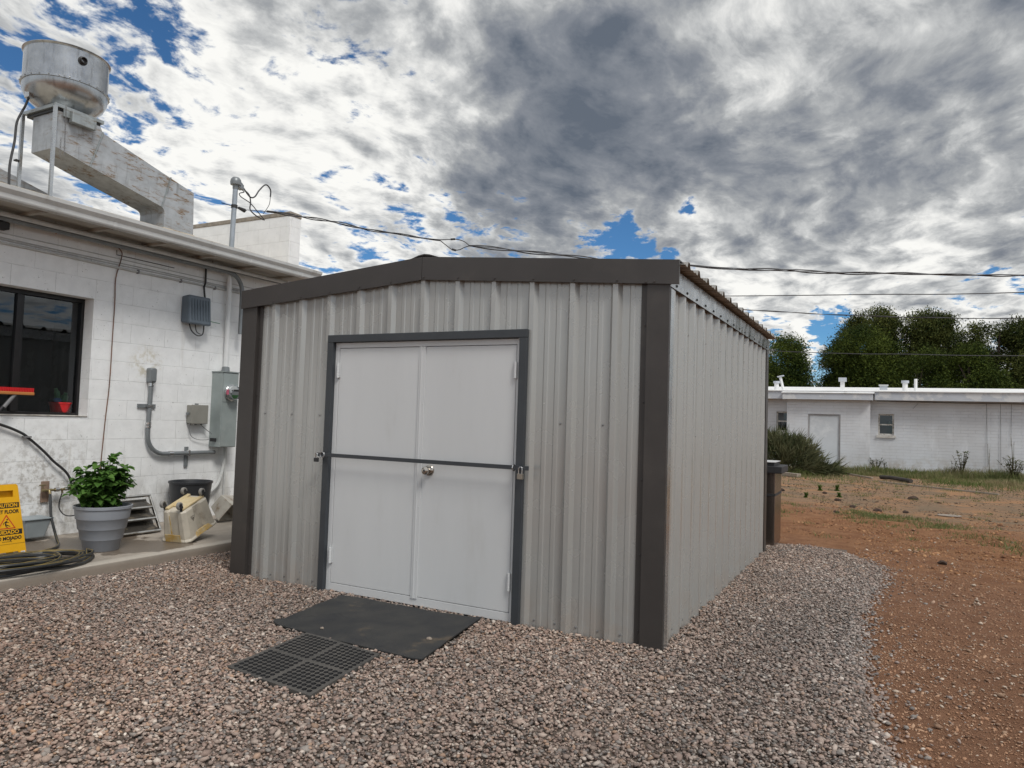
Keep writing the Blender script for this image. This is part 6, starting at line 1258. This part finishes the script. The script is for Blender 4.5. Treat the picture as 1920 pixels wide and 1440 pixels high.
clod(1.65, 13.1, .10, 'reddish clod near the middle of the far yard, right of the sprouts')
for i, (x, y, s) in enumerate(((.30, 11.4, .07), (.62, 10.2, .06), (1.02, 9.8, .07), (1.45, 9.9, .05), (-.95, 12.9, .08), (-.05, 13.0, .05), (3.25, 7.2, .05), (.42, 9.0, .05))):
    clod(x, y, s, ['dark clod behind the first weeds past the steel cabinet', 'small clod on the bare strip of yard, left of a matching clod', 'dark clod on the bare strip of yard, right of a matching clod', 'rightmost dark clod of the row on the bare yard', 'brown clod close beside the shed corner in the yard', 'small clod between the two green sprouts', 'dark clod alone at the right side of the yard', 'low clod at the near edge of the grassy yard'][i])
clod(2.1, 9.95, .20, 'flat pale stone slab half sunk in the yard', 'flatstone', .05, 'flat_stone', 'stone', None)
def stem_plant(x, y, h, n, label, seed, mat='dryweed', lw=.03, spread=.25, name='tall_weed', cat='weed', grp='tall weeds against the white wall', leafy=1.0, z=None):
    r_ = random.Random(seed); z_ = gz(x, y) if z is None else z; t = thing(name, label, cat, (x, y, z_), group=grp); st = MB(); it = []; tn = []
    for i in range(n):
        a = r_.uniform(0, 6.28); l_ = r_.uniform(.3, 1) * spread; hh = h * r_.uniform(.6, 1)
        tip = Vector((x + math.cos(a) * l_, y + math.sin(a) * l_ * .6, z_ + hh)); pth = smoothpath([(x + r_.uniform(-.06, .06), y, z_), (x + math.cos(a) * l_ * .35, y + math.sin(a) * l_ * .2, z_ + hh * .5), tip], 5); st.tube(pth, [.010 - .007 * k / 10 for k in range(11)], 4)
        for k in range(int(16 * leafy)):
            p = pth[r_.randint(2, 10)]; aa = r_.uniform(0, 6.28); it.append((p, (math.cos(aa), math.sin(aa), r_.uniform(.1, .9)), (0, 0, 1), lw * 3 * r_.uniform(.7, 1.3), lw * r_.uniform(.6, 1.1))); tn.append(r_.random())
    st.build('stem', M[mat], t); leaf_cloud('foliage', M[mat], t, it, tn); return t
stem_plant(3.30, 23.5, .95, 14, 'leafy weed leaning beside the white wall, middle of the right wall', 1, 'dryweed', .035, .28)
stem_plant(3.02, 23.4, .62, 4, 'short grey weed left of the leaning leafy weed', 2, 'dryweed', .03, .15)
stem_plant(.80, 23.6, .55, 14, 'low leafy weed at the corner of the projecting bay', 3, 'shrub', .035, .35)
stem_plant(1.10, 23.6, .50, 4, 'thin reddish weed right of the corner weed', 4, 'dryweed', .03, .14)
stem_plant(4.05, 23.6, 1.25, 3, 'bare dry vine stem climbing the white wall, left one of the two', 5, 'dryweed', .014, .06, leafy=.7)
stem_plant(4.68, 23.5, 1.55, 3, 'tall bare dry stem on the white wall, right one of the two', 6, 'dryweed', .014, .08, leafy=.7)
stem_plant(4.62, 22.9, .80, 24, 'bushy grey weed at the foot of the tall bare stem', 7, 'dryweed', .04, .45)
stem_plant(4.05, 22.8, .22, 10, 'small low weed below the left bare stem', 8, 'dryweed', .03, .2)
for i, (x, y, h, lab) in enumerate(((-.21, 13.8, .13, 'tiny bright green sprout nearer the shed, left of the pair'), (.13, 14.1, .14, 'tiny bright green sprout on the dirt, right of the pair'), (.28, 12.3, .09, 'low green sprout among the clods'), (-.30, 11.6, .10, 'green weed patch close to the steel cabinet'))):
    stem_plant(x, y, h, 16, lab, 40 + i, 'sprout', .012, .05, 'green_sprout', 'sprout', 'green sprouts in the dirt')
# big shrub beside the shed
sh = thing('wild_shrub', 'big wild grey green shrub at the far wall beside the shed', 'shrub', (-1.8, 20.0, -.09)); st = MB(); V_ = []
g5 = np.random.default_rng(9); NS = 12500
lob = np.array([(-2.1, 20.0, .50, .75, .5, .55), (-1.35, 20.0, .48, .55, .5, .50), (-2.9, 20.0, .6, .8, .5, .75), (-.95, 19.9, .20, .40, .35, .24), (-1.75, 20.1, .75, .5, .4, .35), (-.45, 19.9, .08, .25, .25, .16), (-2.0, 20.0, .80, .22, .3, .32), (-1.35, 20.0, .70, .16, .2, .30), (-1.0, 20, .45, .16, .2, .26), (-2.6, 20, .95, .4, .3, .45)])
wh_ = g5.choice(len(lob), NS, p=[.19, .16, .20, .10, .08, .05, .07, .05, .04, .06]); u = g5.normal(size=(NS, 3)); u /= np.linalg.norm(u, axis=1)[:, None]; p = lob[wh_, :3] + u * (g5.uniform(.1, 1, NS) ** .5)[:, None] * lob[wh_, 3:]
d_ = p - np.array([-1.8, 20, -.5]); d_ /= np.linalg.norm(d_, axis=1)[:, None]; d_ += g5.normal(0, .5, (NS, 3)); s_ = np.cross(d_, g5.normal(size=(NS, 3))); s_ /= np.linalg.norm(s_, axis=1)[:, None]
ln = g5.uniform(.10, .30, NS)[:, None]; wd = ln * .05; p[:, 2] = np.maximum(p[:, 2], -.08)
qd = np.stack([p - s_ * wd, p + d_ * ln * .5 - s_ * wd, p + d_ * ln, p + d_ * ln * .5 + s_ * wd], 1) - np.array([-1.8, 20.0, -.09])
tn = np.repeat(np.clip(.45 + .8 * vnoise(p[:, 0], p[:, 2], 2.2, 4) + g5.normal(0, .2, NS), 0, 1), 4)
fastmesh('foliage', qd.reshape(-1, 3), np.arange(NS * 4).reshape(-1, 4), M['shrub'], 'leaf_tone', tn, parent=sh)
r6 = random.Random(2)
for i in range(34): a = Vector((-1.8 + r6.uniform(-.5, .5), 20, -.09)); e_ = Vector((-1.8 + r6.uniform(-1.3, 1.2), 20 + r6.uniform(-.3, .3), r6.uniform(.4, 1.15))); st.tube([a, (a + e_) / 2 + Vector((0, 0, .05)), e_], [.012, .008, .003], 5)
st.build('stems', M['dryweed'], sh)
# timbers and pipe in the grass
def plank(a, b, w_, h_, label, mat='greyboard', name='fallen_timber', cat='timber', grp=None):
    a, b = Vector(a), Vector(b); d_ = (b - a).normalized(); s_ = d_.cross(Vector((0, 0, 1))).normalized() * w_ / 2; up = Vector((0, 0, h_)); m_ = MB()
    m_.hexa([a - s_, b - s_, b + s_, a + s_], [a - s_ + up, b - s_ + up, b + s_ + up, a + s_ + up]); single(m_, name, M[mat], label, cat, tuple(a), grp, bevel=.004)
plank((-.45, 23.0, -.10), (.75, 19.9, -.075), .05, .045, 'long grey timber lying in the grass by the far door')
plank((.95, 18.6, -.08), (3.5, 16.3, -.065), .05, .035, 'long thin grey timber edging the yard at right')
plank((-1.62, 18.9, -.07), (-1.15, 18.5, -.07), .16, .10, 'short weathered block below the shrub', 'greyboard')
m_ = MB().tube(smoothpath([(.98, 20.6, -.04), (1.3, 19.9, -.01), (1.75, 19.2, -.03)], 5), .06, 10); single(m_, 'drain_pipe', M['blackpipe'], 'old black pipe half buried in the grass', 'pipe', (.98, 20.6, -.04), smooth=True)
